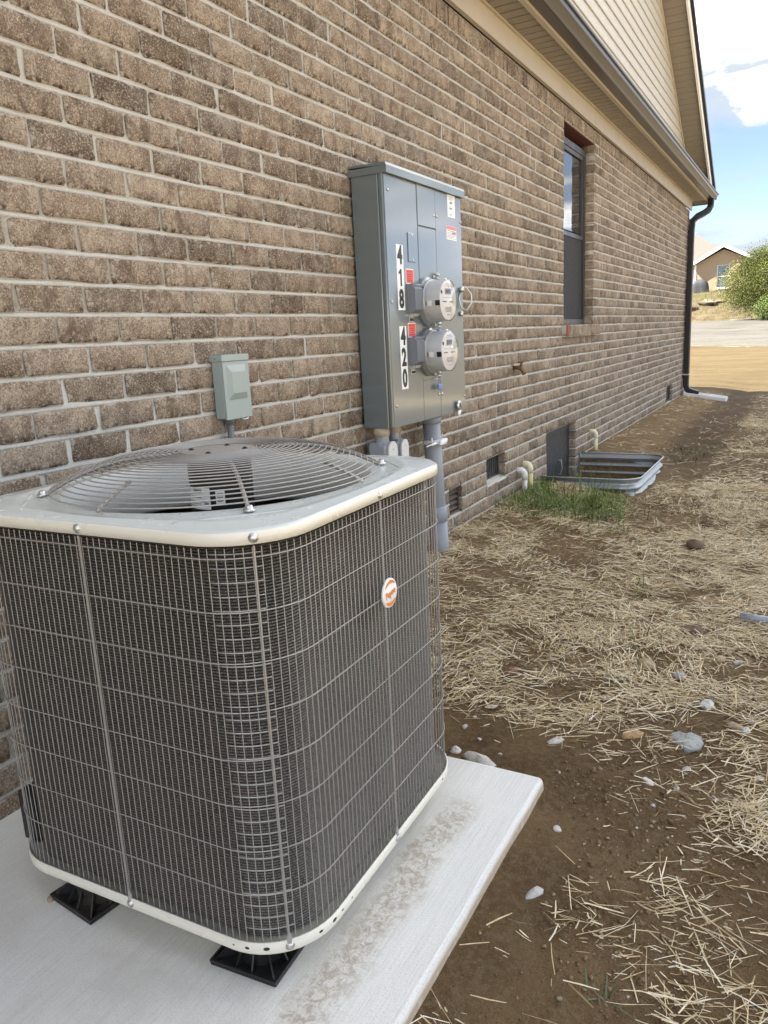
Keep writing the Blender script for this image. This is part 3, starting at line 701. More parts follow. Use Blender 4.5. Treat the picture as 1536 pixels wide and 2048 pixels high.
# small drain holes and screws along the pan
hl = MB()
per = rsq_path(HW, RC, .002); npn = len(per)
def per_at(deg):                                             # point of the perimeter in direction deg
    return min(per, key=lambda p: abs(((math.degrees(math.atan2(p[1], p[0]))-deg+180) % 360)-180))
for d_, rr in ((-50, .006), (-54, .0045), (-57, .0025), (-38, .0045), (-34, .006), (-31, .0035), (-27, .0025), (-133, .0045), (-129, .0025), (32, .0035)):
    p = per_at(d_); T = Vector((-p[3], p[2], 0)); c0 = Vector((p[0], p[1], .013)) + Vector((p[2], p[3], 0))*.0004
    V = [c0 + T*(rr*math.cos(2*PI*k/10)) + Vector((0,0,1))*(rr*.62*math.sin(2*PI*k/10)) for k in range(10)]; hl.add(V, [tuple(range(10))])
hl.build('drain_hole', M_MOTOR, PAN)
# lid with its rolled rim, the fan opening and its collar
HO = .326
def circ(r, z, n): return [(r*math.cos(R(-90)+2*PI*k/n-R(45)+R(0)), r*math.sin(R(-90)+2*PI*k/n-R(45)), z) for k in range(n)]
def lid_ring(f, z, n=88):
    """blend from the square outline (f=0) to the circle (f=1), matched by angle"""
    P = []
    for k in range(n):
        a = 2*PI*k/n; h, r = HW-.0035, RC-.004; cx_, cy_ = math.cos(a), math.sin(a)
        # ray to rounded square
        lo, hi = 0, 1
        def inside(t_):
            x, y = abs(cx_*t_), abs(cy_*t_); qx, qy = x-(h-r), y-(h-r)
            return (math.hypot(max(qx,0), max(qy,0)) + min(max(qx,qy),0)) < r
        for _ in range(22):
            m_ = (lo+hi)/2
            if inside(m_): lo = m_
            else: hi = m_
        rr = lo*(1-f)+HO*f; P.append((cx_*rr, cy_*rr, z))
    return P
b = MB()
b.sweep([lid_ring(0, ZT-.004), lid_ring(.02, ZT-.0012), lid_ring(.06, ZT), lid_ring(.3, ZT), lid_ring(.36, ZT+.0025), lid_ring(.5, ZT+.0025), lid_ring(.56, ZT), lid_ring(.8, ZT), lid_ring(.93, ZT+.003), lid_ring(1.0, ZT+.002)])
LID = b.build('top_cover', M_ACLID, AC, True)
b = MB(); b.sweep([rsq(HW-.006, RC-.004, 12, ZRL), rsq(HW, RC, 12, ZRL), rsq(HW, RC, 12, ZT-.008), rsq(HW-.0015, RC-.001, 12, ZT-.0045), rsq(HW-.004, RC-.004, 12, ZT-.0032)]); b.build('rim', M_ACPAINT, LID, True)
b = MB(); b.lathe([(HO, ZT+.002), (HO-.006, ZT-.004), (HO-.010, ZT-.03), (HO-.012, ZT-.105), (HO+.01, ZT-.115)], n=72); b.build('fan_collar', M_SHROUD, LID, True)
for ang, sgn in ((-45, 1), (-135, 1), (45, 1), (135, 1)):
    rb = MB()
    for off in (.385, .405):
        a = R(ang); T = Vector((-math.sin(a), math.cos(a), 0)); c0 = Vector((math.cos(a)*off, math.sin(a)*off, ZT+.0006))
        ln = .12 if off < .39 else .085
        rb.tube([c0-T*ln, c0-T*(ln*.5)+Vector((math.cos(a),math.sin(a),0))*.002, c0+Vector((math.cos(a),math.sin(a),0))*.003, c0+T*(ln*.5)+Vector((math.cos(a),math.sin(a),0))*.002, c0+T*ln], .0022, 6)
    rb.build('stiffening_rib', M_ACLID, LID, True)
# coil: corrugated rows of fins with a tube behind each
b = MB(); ch, cr = HW-.030, RC-.028; zz = .018; pts = rsq(ch, cr, 9)
pts = [p for p in pts]; rows = []
z = .014; i = 0
while z < ZRL+.006:
    rows.append((z, .0 if i % 2 == 0 else -.0030)); z += .0028; i += 1
n = len(pts); V = []; Fc = []
# the coil starts away from the far left corner, where the copper lines leave
for (z, off) in rows:
    for p in rsq(ch+off, cr+off, 9, z): V.append(p)
for r_i in range(len(rows)-1):
    for k in range(n):
        if 31 <= k <= 39 and False: continue
        a = r_i*n+k; c_ = r_i*n+(k+1)%n; Fc.append((a, c_, c_+n, a+n))
b.add(V, Fc); b.build('coil', M_COIL, AC, False)
tb = MB()
for i in range(31):
    z = .028+i*.0245; p_ = []
    for k in range(17): a = R(-84+46*k/16); p_.append(((ch-cr)+(cr+.0002)*math.cos(a), -(ch-cr)+(cr+.0002)*math.sin(a), z))
    tb.tube(p_, .0017, 5)
tb.build('coil_tubing', M_ALU, AC, True)
b = MB(); b.box((-HW+.012, -HW+.055, .014), (-HW+.06, -HW+.095, .13)); b.build('inner_panel', M_MOTOR, AC)
# wire guard: uprights and nine hoops
b = MB(); gh, gr = HW-.007, RC-.006
for (x, y, nx, ny) in rsq_path(gh, gr, .0147):
    b.tube([(x,y,.016),(x,y,.40),(x,y,ZRL-.006)], 0.00105, 4, caps=False)
for zw in (.108,.208,.296,.384,.471,.559,.647,.735,.826):
    q = [(x,y,zw-ZB) for x,y,_,_ in rsq_path(gh+.0022, gr+.002, .02)]; b.tube(q, .0013, 4, closed=True)
b.build('wire_guard', M_WIRE, AC, True)
for p in (per_at(-90), per_at(-45), per_at(0), per_at(90), per_at(180)):
    s_ = MB(); x, y, nx, ny = p; T = Vector((-ny, nx, 0)); c0 = Vector((x, y, 0)) - Vector((nx, ny, 0))*.0015; N_ = Vector((nx, ny, 0)); w_ = .0017
    V = []; zs = (.012, .03, .04, .4, ZRL-.002); ws = (.005, .005, w_, w_, w_)
    for z, ww in zip(zs, ws): V += [c0-T*ww+Vector((0,0,z)), c0-T*ww*.6+N_*.003+Vector((0,0,z)), c0+T*ww*.6+N_*.003+Vector((0,0,z)), c0+T*ww+Vector((0,0,z))]
    Fc = [(i*4+k, i*4+k+1, i*4+4+k+1, i*4+4+k) for i in range(4) for k in range(3)]; s_.add(V, Fc); s_.build('guard_strap', M_WIRE, AC)
def screw(mb, c0, N_, r=.0062, h=.004):
    N_ = Vector(N_).normalized(); a = Vector((0,0,1)) if abs(N_.z) < .9 else Vector((1,0,0)); T = a.cross(N_).normalized(); B = N_.cross(T); c0 = Vector(c0); V = []; Fc = []
    for rr, hh, nn in ((r*1.35, 0, 12), (r*1.35, h*.3, 12), (r*.85, h*.35, 12), (r*.85, h, 12), (r*.6, h*1.2, 12)):
        for k in range(nn): a_ = 2*PI*k/nn; V.append(c0+N_*hh+T*rr*math.cos(a_)+B*rr*math.sin(a_))
    for i in range(4):
        for k in range(12): Fc.append((i*12+k, i*12+(k+1)%12, (i+1)*12+(k+1)%12, (i+1)*12+k))
    Fc.append(tuple(range(48, 60))); mb.add(V, Fc)
for d_ in (-90, -45, 0, 90):
    p = per_at(d_); s_ = MB(); screw(s_, (p[0], p[1], ZRL+.0105), (p[2], p[3], 0)); s_.build('screw', M_ZINC, AC, True)
    s_ = MB(); screw(s_, (p[0], p[1], .0125), (p[2], p[3], 0)); s_.build('screw', M_ZINC, AC, True)
# fan guard: rings on rods, centre plate
def dome(r): return (.941 - .054*max(0, (r-.15)/.195)**2)-ZB
b = MB()
rr = .0825
while rr < .349: b.tube([(rr*math.cos(2*PI*k/80), rr*math.sin(2*PI*k/80), dome(rr)) for k in range(80)], .00145, 5, closed=True); rr += .0125
b.lathe([(.0, .940-ZB), (.078, .940-ZB), (.084, .938-ZB), (.084, .934-ZB), (.0, .934-ZB)], n=40)
for k, d_ in enumerate((-43, 43, 137, -137)):
    a = R(d_); q = [(r*math.cos(a), r*math.sin(a), dome(r)-.0048) for r in (.09,.15,.2,.24,.28,.31,.335,.346)] + [(.352*math.cos(a), .352*math.sin(a), ZT+.006), (.366*math.cos(a), .366*math.sin(a), ZT+.005)]
    b.tube(q, .0042, 6)
for d_ in (-89, 2, 92, 182):
    a = R(d_); b.tube([(r*math.cos(a), r*math.sin(a), dome(r)-.0046) for r in (.262,.29,.315,.335,.348)], .0040, 6)
FG = b.build('fan_guard', M_WIRE, AC, True)
for d_ in (-43, 43, 137, -137):
    a = R(d_); s_ = MB(); screw(s_, (.362*math.cos(a), .362*math.sin(a), ZT+.0035), (0,0,1), .008, .008); s_.build('bolt', M_ZINC, FG, True)
s_ = MB()
for d_ in (-70, 20, 110, 200): a = R(d_); screw(s_, (.06*math.cos(a), .06*math.sin(a), .940-ZB), (0,0,1), .005, .003)
s_.build('plate_screw', M_MOTOR, FG, True)
b = MB(); b.lathe([(.0,.933-ZB),(.062,.933-ZB),(.068,.922-ZB),(.068,.80-ZB),(.06,.785-ZB),(.012,.785-ZB),(.012,.73-ZB),(0,.73-ZB)], n=36); MOT = b.build('fan_motor', M_MOTOR, AC, True)
def curved_label(mb, r, a0, a1, z0, z1, mi=0, n=8):
    V = []
    for k in range(n+1): a = R(a0+(a1-a0)*k/n); V += [(r*math.cos(a), r*math.sin(a), z0-ZB), (r*math.cos(a), r*math.sin(a), z1-ZB)]
    mb.add(V, [(2*k, 2*k+2, 2*k+3, 2*k+1) for k in range(n)], mi)
b = MB(); curved_label(b, .0686, -128, -72, .822, .868)
for i, (a0, a1, z0, z1) in enumerate(((-108,-88,.857,.865),(-118,-90,.846,.849),(-122,-84,.838,.8395),(-122,-90,.833,.8345),(-122,-95,.828,.8295),(-84,-76,.832,.838))): curved_label(b, .0690, a0, a1, z0, z1, 1)
b.build('motor_label', [M_PAPER, M_INKG], MOT)
b = MB(); curved_label(b, .0686, -62, -46, .832, .862)
for z in (.838,.846,.853): curved_label(b, .0690, -59, -49, z, z+.003, 1)
b.build('motor_label', [M_PAPER, M_INKG], MOT)
b = MB()
for k in range(3):
    V = []; Fc = []
    for i in range(7):
        r = .05+.255*i/6
        for j in range(5): a = 2*PI*k/3+R(-10+ (50+20*i/6)*j/4); V.append((r*math.cos(a), r*math.sin(a), .742-ZB-.045*(j/4)))
    for i in range(6):
        for j in range(4): q = i*5+j; Fc.append((q, q+1, q+6, q+5))
    b.add(V, Fc)
b.lathe([(0,.75-ZB),(.05,.75-ZB),(.055,.70-ZB),(0,.70-ZB)], n=24); b.build('fan', M_FAN, AC, True)
# round badge with its printing
def text_mesh(txt, size, bold=.0, sx=1.0, ext=.0006, shear=0.0, align='CENTER'):
    cu = bpy.data.curves.new('letters', 'FONT'); cu.body = txt; cu.size = size; cu.offset = bold; cu.extrude = ext; cu.align_x = align; cu.align_y = 'CENTER'; cu.shear = shear
    ob = bpy.data.objects.new('letters', cu); COL.objects.link(ob); bpy.context.view_layer.update()
    me = bpy.data.meshes.new_from_object(ob.evaluated_get(bpy.context.evaluated_depsgraph_get())); bpy.data.objects.remove(ob); bpy.data.curves.remove(cu)
    for v_ in me.vertices: v_.co.x *= sx
    return me
def put_text(name, txt, size, m, parent, loc, bold=0, sx=1, rot=0, ext=.0006, local=False):
    """lettering facing +x, reading along +y"""
    me = text_mesh(txt, size, bold, sx, ext); me.materials.append(m); o = bpy.data.objects.new(name, me); COL.objects.link(o); o.parent = parent
    if not local: loc = Vector(loc)-world_loc(parent)
    o.matrix_local = Matrix.Translation(loc) @ Matrix(((0,0,1,0),(1,0,0,0),(0,1,0,0),(0,0,0,1))) @ Matrix.Rotation(rot, 4, 'Z'); return o
BX, BYL, BZ = HW+.004, .012, .655-ZB
b = MB(); b.lathe([(.0275,-.004),(.0305,-.003),(.0305,.0),(.0295,.0015),(.0,.0018)], (BX,BYL,BZ), 'x', 40); BAD = b.build('badge', M_PAPER, AC, True)
b = MB()
def arc(mb, r0, r1, a0, a1, x, n=14):
    V = []
    for k in range(n+1):
        t_ = k/n; a = R(a0+(a1-a0)*t_); w = math.sin(PI*t_)**.5; rm = r1; ri = r1-(r1-r0)*w
        V += [(x, BYL+rm*math.cos(a), BZ+rm*math.sin(a)), (x, BYL+ri*math.cos(a), BZ+ri*math.sin(a))]
    mb.add(V, [(2*k, 2*k+2, 2*k+3, 2*k+1) for k in range(n)])
arc(b, .0195, .0268, 35, 150, BX+.0024); arc(b, .0195, .0268, 215, 325, BX+.0024); b.build('badge_ring', M_ORANGE, BAD)
put_text('lettering', 'Payne', .0195, M_ORANGE, BAD, (BX+.0024, BYL, BZ-.0005), .0004, .92, R(9), .0003, True)

# risers under the unit, and a pebble on the pad
rgroup = 'black risers under the outdoor unit'
def riser(x, y, rot, label):
    t = empty('equipment_riser', label, 'riser', (x, y, 0), rgroup, rot); t['local_space'] = 1
    p = MB(); p.bbox((-.074,-.074,0),(.074,.074,.007), .002); p.build('base_plate', M_RISER, t)
    p = MB(); h = .0045; 
    for a in ((-.074,-.074,.074,-.069),(-.074,.069,.074,.074),(-.074,-.069,-.069,.069),(.069,-.069,.074,.069)): p.box((a[0],a[1],.007),(a[2],a[3],.0125))
    p.build('lip', M_RISER, t)
    p = MB(); p.lathe([(.052,.007),(.050,.03),(.047,.08),(.047,.0885),(0,.0885)], n=32); p.build('post', M_RISER, t, True)
    for k in range(12):
        a = R(k*30+15); q = MB(); ca, sa = math.cos(a), math.sin(a); far = .067/max(abs(ca), abs(sa)); T = Vector((-sa, ca, 0))*.0016
        A, Bq, Cq, D = Vector((ca*.047, sa*.047, .007)), Vector((ca*far, sa*far, .007)), Vector((ca*far, sa*far, .011)), Vector((ca*.047, sa*.047, .045))
        q.add([A-T,Bq-T,Cq-T,D-T,A+T,Bq+T,Cq+T,D+T], [(0,1,2,3),(7,6,5,4),(0,4,5,1),(1,5,6,2),(2,6,7,3),(3,7,4,0)]); q.build('rib', M_RISER, t)
riser(.882, .978, R(4), 'black riser under the near rounded corner of the outdoor unit')
riser(.453, .951, R(-7), 'black riser under the unit beside a small tan pebble')
riser(.45, 1.56, 0, 'black riser under the unit on its wall side, hidden at the back')
riser(.84, 1.52, 0, 'black riser under the unit beside the far pad edge')

# ------------------------------------------------------------------ meter cabinet
CX = .168; cy0, cy1, cz0, cz1 = 2.958, 3.765, .765, 1.838
CAB = empty('meter_cabinet', 'grey steel double meter cabinet numbered 418 and 420 on the brick wall', 'electrical cabinet', (0, (cy0+cy1)/2, cz0))
b = MB(); b.bbox((.012, cy0, cz0), (CX-.028, cy1, cz1), .004); BODY = b.build('body', M_GREY, CAB)
b = MB(); b.bbox((CX-.026, cy0-.001, cz0+.002), (CX-.004, cy1, cz1-.004), .005); b.build('front_pan', M_GREY, CAB)
b = MB(); b.add([(.0,cy0-.006,cz1+.012),(CX+.018,cy0-.006,cz1+.006),(CX+.018,cy1+.012,cz1+.006),(.0,cy1+.012,cz1+.012),(.0,cy0-.006,cz1+.020),(CX+.014,cy0-.006,cz1+.018),(CX+.014,cy1+.012,cz1+.018),(.0,cy1+.012,cz1+.020)],
    [(0,3,2,1),(4,5,6,7),(0,1,5,4),(1,2,6,5),(2,3,7,6),(3,0,4,7)])
b.box((CX+.010, cy0-.006, cz1-.022), (CX+.018, cy1+.012, cz1+.0055)); b.box((.0, cy0-.0065, cz1-.022), (CX+.0095, cy0-.0015, cz1+.0055)); b.box((.0, cy1+.007, cz1-.022), (CX+.0095, cy1+.012, cz1+.0055)); b.build('rain_hood', M_GREY, CAB)
ys1, ys2 = 3.262, 3.455; zt = cz1-.008; g = .0016
def cover(y0, y1, z0, z1, x1=CX, nm='cover_panel'):
    p = MB(); p.bbox((CX-.0035, y0+g, z0+g), (x1, y1-g, z1-g), .0022); return p.build(nm, M_GREY, CAB)
cover(cy0+.001, ys1, cz0+.001, zt); cover(ys2, cy1, cz0+.001, zt)
cover(ys1, ys2, 1.640, zt, CX+.002); cover(ys1, ys2, 1.408, 1.640, CX+.001); cover(ys1, ys2, 1.196, 1.408); cover(ys1, ys2, .955, 1.196); cover(ys1, ys2, cz0+.001, .955)
b = MB(); b.bbox((CX, 3.155, 1.478), (CX+.004, 3.225, 1.602), .002); PLT = b.build('blank_plate', M_GREY, CAB)
s_ = MB(); screw(s_, (CX+.004, 3.198, 1.592), (1,0,0), .004, .002); screw(s_, (CX+.004, 3.198, 1.488), (1,0,0), .004, .002); s_.build('plate_screw', M_ZINC, PLT, True)
for y, z in ((2.992,1.755),(2.985,1.305),(2.985,.862),(3.438,1.70),(3.472,1.70),(3.436,.875),(3.468,.875),(3.752,1.70),(3.752,.84)):
    s_ = MB(); screw(s_, (CX+.001, y, z), (1,0,0), .005, .004); s_.build('screw', M_ZINC, CAB, True)
# house numbers: one sticker per digit
for zc, num in ((1.408, '418'), (1.066, '420')):
    for i, d_ in enumerate(num):
        z = zc+.0915-i*.0915; dx_ = .0 
        b = MB(); b.box((CX, 3.043, z-.0455), (CX+.0008, 3.107, z+.0455)); st = b.build('number_sticker', M_PAPER, CAB)
        if d_ == '1':
            p = MB(); Yc = 3.077; p.prism([(Yc-.006,z-.035),(Yc+.008,z-.035),(Yc+.008,z+.036),(Yc-.003,z+.036),(Yc-.019,z+.022),(Yc-.019,z+.012),(Yc-.006,z+.020)], CX+.0006, CX+.0016, 'x'); p.build('digit', M_INK, st); continue
        put_text('digit', d_, .104, M_INK, st, (CX+.0013, 3.075, z-.001), .0042, .82)
# red warning stickers, bar codes, white instruction labels
def sticker(y0, y1, z0, z1, m, bars, mi, name='sticker'):
    p = MB(); p.box((CX, y0, z0), (CX+.0006, y1, z1), 0)
    for (a, b_, c_, d_) in bars: p.box((CX+.0004, y0+(y1-y0)*a, z0+(z1-z0)*c_), (CX+.0011, y0+(y1-y0)*b_, z0+(z1-z0)*d_), 1)
    return p.build(name, [m, mi], CAB)
for z in (1.385, 1.153):
    st = sticker(3.128, 3.202, z, z+.064, M_PAPER, [], M_INK, 'warning_sticker')
    p = MB(); p.box((CX+.0005, 3.131, z+.004), (CX+.0012, 3.199, z+.060), 0)
    for zz_, w in ((.050,.9),(.038,.8),(.030,.9),(.020,.7),(.012,.9)): p.box((CX+.0008, 3.136, z+zz_), (CX+.0016, 3.136+.058*w, z+zz_+.0022), 1)
    p.build('warning_print', [M_RED, pm('dark_red_print', (.32,.03,.03), .6)], st)
for z in (1.222, .990):
    sticker(3.145, 3.185, z, z+.030, M_PAPER, [(0.03,.97,.06,.5),(0.03,.97,.58,.66),(.03,.97,.74,.82),(.03,.97,.9,.96)], M_INK, 'bar_code')
sticker(3.600, 3.690, 1.712, 1.815, M_PAPER, [(.15,.8,.90,.915),(.2,.8,.84,.86),(.15,.7,.78,.795),(.3,.62,.60,.70),(.2,.5,.5,.51),(.25,.6,.36,.44),(.4,.7,.24,.25),(.3,.55,.10,.14)], M_INKG, 'instruction_label')
st = sticker(3.580, 3.700, 1.607, 1.672, M_PAPER, [(.05,.95,.62,.66),(.05,.5,.5,.53),(.05,.9,.4,.43),(.05,.95,.3,.33),(.05,.7,.2,.23),(.05,.95,.1,.13),(.55,.95,.45,.58)], M_INKG, 'instruction_label')
p = MB(); p.box((CX+.0004, 3.582, 1.655), (CX+.0012, 3.698, 1.671)); p.build('label_header', M_PINK, st)
# breaker covers and the two meters
def breaker(zc):
    y0, y1, h = 3.128, 3.215, .062; p = MB()
    V = [(CX,y0,zc-h),(CX,y1,zc-h),(CX,y1,zc+h),(CX,y0,zc+h),(CX+.040,y0+.004,zc-h+.016),(CX+.040,y1-.004,zc-h+.016),(CX+.040,y1-.004,zc+h-.018),(CX+.040,y0+.004,zc+h-.018),(CX+.018,y0+.001,zc+h),(CX+.018,y1,zc+h),(CX+.018,y0+.001,zc-h),(CX+.018,y1,zc-h)]
    p.add(V, [(4,5,6,7),(8,7,6,9),(2,9,8,3) if 0 else (3,8,9,2),(10,11,5,4),(0,1,11,10),(0,10,4,7,8,3),(1,2,9,6,5,11)])
    o = p.build('breaker_cover', M_HUB, CAB)
    p = MB(); p.tube([(CX+.022,y0+.006,zc+h-.004),(CX+.022,y1+.03,zc+h-.004)], .009, 10); p.build('hinge_barrel', M_HUB, o, True)
    p = MB(); p.box((CX+.001,y0+.02,zc-h-.012),(CX+.022,y1-.02,zc-h)); p.box((CX+.004,y1-.01,zc-h-.006),(CX+.012,y1+.012,zc-h)); p.build('latch', M_ZINC, o)
def meter(yc, zc):
    p = MB(); p.lathe([(.112,CX),(.112,CX+.012),(.106,CX+.020),(.100,CX+.022),(.097,CX+.028),(.088,CX+.028)], (0,yc,zc), 'x', 56); mtr = p.build('electric_meter', M_GREY, CAB, True)
    p = MB(); p.lathe([(.099,CX+.022),(.099,CX+.034),(.094,CX+.036)], (0,yc,zc), 'x', 56); p.build('sealing_ring', M_GALV, mtr, True)
    p = MB(); p.lathe([(.0905,CX+.03),(.0895,CX+.06),(.086,CX+.108)], (0,yc,zc), 'x', 56); p.build('inner_drum', pm('meter_drum', (.60,.62,.635), .35, var=.05), mtr, True)
    p = MB(); p.lathe([(.086,CX+.108),(.0,CX+.108)], (0,yc,zc), 'x', 56); p.build('faceplate', M_FACE, mtr)
    p = MB(); p.lathe([(.094,CX+.036),(.0932,CX+.10),(.0925,CX+.113),(.0905,CX+.117),(.0,CX+.118)], (0,yc,zc), 'x', 56); p.build('glass_cover', M_DOME, mtr, True)
    p = MB(); X = CX+.1085
    def bar(y, z, w, h, mi=0): p.box((X-.001, yc+y-w/2, zc+z-h/2), (X+.0012, yc+y+w/2, zc+z+h/2), mi)
    bar(.0, .038, .062, .026, 1); 
    for q in (-.02,-.007,.006,.019): bar(q, .038, .008, .017, 0)
    bar(0, .012, .10, .0012, 2); bar(0, .070, .05, .003, 2); bar(0, .062, .07, .002, 2); bar(-.066,.035,.010,.014,0)
    for q in (-.055,-.04,-.026,.02,.034,.05): bar(q, -.006, .008, .005, 0)
    for q, w in ((-.030,.07),(-.036,.06),(-.042,.07),(-.048,.05),(-.062,.03)): bar(0, q, w, .0025, 2)
    p.build('face_print', [M_INK, M_LCD, M_INKG], mtr)
    # bar code band round the left of the drum
    p = MB(); V = []
    for k in range(7): a = R(176+26*k/6+10); 
    for k in range(7):
        a = R(163+30*k/6); V += [(CX+.058+.0, yc+.0935*math.cos(a), zc-.012+.0935*math.sin(a)*.35), (CX+.098, yc+.0935*math.cos(a), zc-.012+.0935*math.sin(a)*.35)]
    def band(x0, x1, a0, a1, m):
        q = MB(); VV = []
        for k in range(9): a = R(a0+(a1-a0)*k/8); VV += [(x0, yc+.0938*math.cos(a), zc+.0938*math.sin(a)), (x1, yc+.0938*math.cos(a), zc+.0938*math.sin(a))]
        q.add(VV, [(2*k, 2*k+1, 2*k+3, 2*k+2) for k in range(8)]); q.build('bar_code', m, mtr)
    band(CX+.088, CX+.112, 180, 194, M_INK); band(CX+.050, CX+.072, 180, 194, M_PAPER); band(CX+.040, CX+.046, 181, 193, M_INKG)
    p = MB(); p.bbox((CX+.100, yc-.012, zc+.0935), (CX+.117, yc+.012, zc+.099), .002); p.build('cover_lug', M_DOME, mtr)
for zc in (1.310, 1.083): meter(3.325, zc); breaker(zc+.008)
def hasp(y, z, tagcol=None, tz=-.05):
    p = MB(); p.box((CX+.002,y-.022,z-.006),(CX+.006,y+.020,z+.008)); p.tube([(CX+.006,y-.008,z+.002),(CX+.016,y-.008,z+.016),(CX+.02,y,z+.022),(CX+.016,y+.008,z+.016),(CX+.006,y+.010,z-.004)], .0026, 6); p.tube([(CX+.004,y-.004,z+.012),(CX+.026,y+.002,z+.006)], .006, 8)
    p.tube([(CX+.012,y-.012,z-.004),(CX+.022,y+.018,z-.012)], .003, 6)
    h = p.build('hasp', M_ZINC, CAB, True)
    if tagcol:
        p = MB(); p.bbox((CX+.012,y-.020,z+tz-.013),(CX+.024,y+.020,z+tz+.013), .004); p.tube([(CX+.016,y-.008,z+tz+.01),(CX+.016,y-.006,z-.005)], .0014, 5); p.tube([(CX+.016,y+.008,z+tz+.01),(CX+.016,y+.006,z-.005)], .0014, 5); p.build('seal_tag', tagcol, h)
hasp(3.425, 1.425); hasp(3.425, 1.203, M_BLUE, -.030); hasp(3.405, .975, M_BLUE, -.062)
# loop seals on the right hand cover
p = MB(); 
p.tube([(CX+.004,3.722,1.375),(CX+.030,3.735,1.385),(CX+.050,3.752,1.352),(CX+.052,3.752,1.31),(CX+.03,3.735,1.272),(CX+.008,3.715,1.288),(CX+.004,3.705,1.33),(CX+.004,3.722,1.37)], .0036, 6); p.tube([(CX+.001,3.722,1.375),(CX+.022,3.722,1.375)], .013, 10); p.box((CX+.004,3.71,1.245),(CX+.012,3.735,1.268)); p.build('loop_seal', M_ZINC, CAB, True)
p = MB(); p.lathe([(.012,-.004),(.024,-.004),(.026,.0),(.024,.006),(.012,.006)], (CX+.012,3.648,.800), 'x', 24); p.lathe([(0,-.002),(.013,-.002)], (CX+.012,3.648,.800), 'x', 24); p.bbox((CX+.009,3.632,.748),(CX+.017,3.664,.778), .003); p.build('ring_seal', M_ZINC, CAB, True)

# conduits below the cabinet
b = MB(); CON = empty('conduit_pipe', 'thick grey plastic conduit running from the cabinet down into the straw', 'conduit', (.1, 3.54, 0))
cp = lambda t: Vector((.098, 3.478+.060*t, .765-.83*t))
b.tube([cp(0), cp(.34), cp(.345), cp(1.0)], .0445, 28); b.build('pipe', M_PVC, CON, True)
b = MB(); b.tube([cp(.565), cp(.57), cp(.66), cp(.665)], .052, 28, radii=[.046,.052,.052,.046]); b.build('coupling', M_PVC, CON, True)
b = MB(); b.tube([cp(.665), cp(1.02)], .0485, 28); b.build('sleeve', M_PVC, CON, True)
b = MB(); b.tube([cp(0), cp(.04)], .050, 28); b.build('collar', M_PVC, CON, True)
b = MB(); q = cp(.16); b.lathe([(.0465,-.012),(.050,-.012),(.050,.012),(.0465,.012)], q, 'z', 28); b.bbox((q.x+.028,q.y-.03,q.z-.013),(q.x+.062,q.y+.05,q.z+.014), .003); b.build('pipe_clamp', M_PAPER, CON, True)
b = MB(); b.tube([(q.x+.045,q.y-.17,q.z),(q.x+.045,q.y+.075,q.z+.004)], .0045, 8); b.tube([(q.x+.045,q.y-.115,q.z),(q.x+.045,q.y-.03,q.z)], .010, 10); b.tube([(q.x+.045,q.y-.105,q.z-.012),(q.x+.045,q.y-.105,q.z+.035)], .004, 8); b.build('clamp_bolt', M_ZINC, CON, True)
def lb(yc, label, r, z0, w):
    t = empty('conduit_fitting', label, 'conduit fitting', (.08, yc, .45), 'conduit fittings under the meter cabinet')
    p = MB(); p.tube([(.08,yc,.765),(.08,yc,.728)], r*1.15, 20); p.build('adapter', M_TAN, t, True)
    p = MB(); p.tube([(.08,yc,.735),(.08,yc,.705),(.08,yc,.69)], r*.95, 20, radii=[r,r,r*1.25]); p.bbox((.022,yc-w,.40),(.128,yc+w,.700), .016); p.build('elbow_body', M_PVC, t)
    p = MB(); pts_ = [(yc-w*.92, .42)]; 
    for k in range(9): a = R(180-180*k/8); pts_.append((yc+w*.92*math.cos(a), .665+w*.92*math.sin(a)))
    pts_.append((yc+w*.92, .42)); p.prism(pts_, .128, .136, 'x'); cv = p.build('cover', M_PVCL, t)
    s_ = MB(); screw(s_, (.136, yc, .672), (1,0,0), .004, .002); s_.build('screw', M_ZINC, cv, True)
    p = MB(); p.tube([(.08,yc,.41),(.08,yc,-.02)], r*.9, 16); p.build('pipe', M_PVC, t, True)
lb(2.995, 'grey conduit elbow with pale oval cover nearest the cabinet corner', .032, .6, .044)
lb(3.112, 'slimmer grey conduit elbow beside the tan stub pipe', .024, .6, .038)
b = MB(); b.tube([(.05,3.215,.765),(.05,3.215,-.03)], .011, 10); b.tube([(.05,3.215,.655),(.05,3.215,.635)], .015, 10); tag(b.build('stub_pipe', M_TAN, None, True, (.05,3.215,0)), 'thin tan pipe behind the thick grey conduit under the cabinet', 'pipe')

# disconnect box and its whip
dy0, dy1, dz0, dz1, dxf = 1.990, 2.128, .916, 1.128, .052
DIS = empty('disconnect_box', 'small pale grey disconnect box on the brick wall above the unit', 'electrical box', (0, (dy0+dy1)/2, dz0))
b = MB(); b.bbox((.004,dy0+.002,dz0),(dxf-.006,dy1-.002,dz1-.004), .003); b.build('body', M_DISC, DIS)
b = MB(); b.bbox((.0,dy0-.002,dz1-.022),(dxf+.003,dy1+.002,dz1), .002); b.build('hood', M_DISC, DIS)
b = MB(); A = [(dy0+.002,dz0-.002),(dy1-.002,dz0-.002),(dy1-.002,dz1-.023),(dy0+.002,dz1-.023)]
rings = [[(dxf-.006,y,z) for y,z in A], [(dxf,y,z) for y,z in A]]
e = [(dy0+.018,dz0+.062),(dy1-.020,dz0+.062),(dy1-.020,dz1-.034),(dy0+.018,dz1-.034)]; rings.append([(dxf,y,z) for y,z in e])
e2 = [(dy0+.034,dz0+.084),(dy1-.034,dz0+.084),(dy1-.034,dz1-.058),(dy0+.034,dz1-.058)]; rings.append([(dxf+.011,y,z) for y,z in e2])
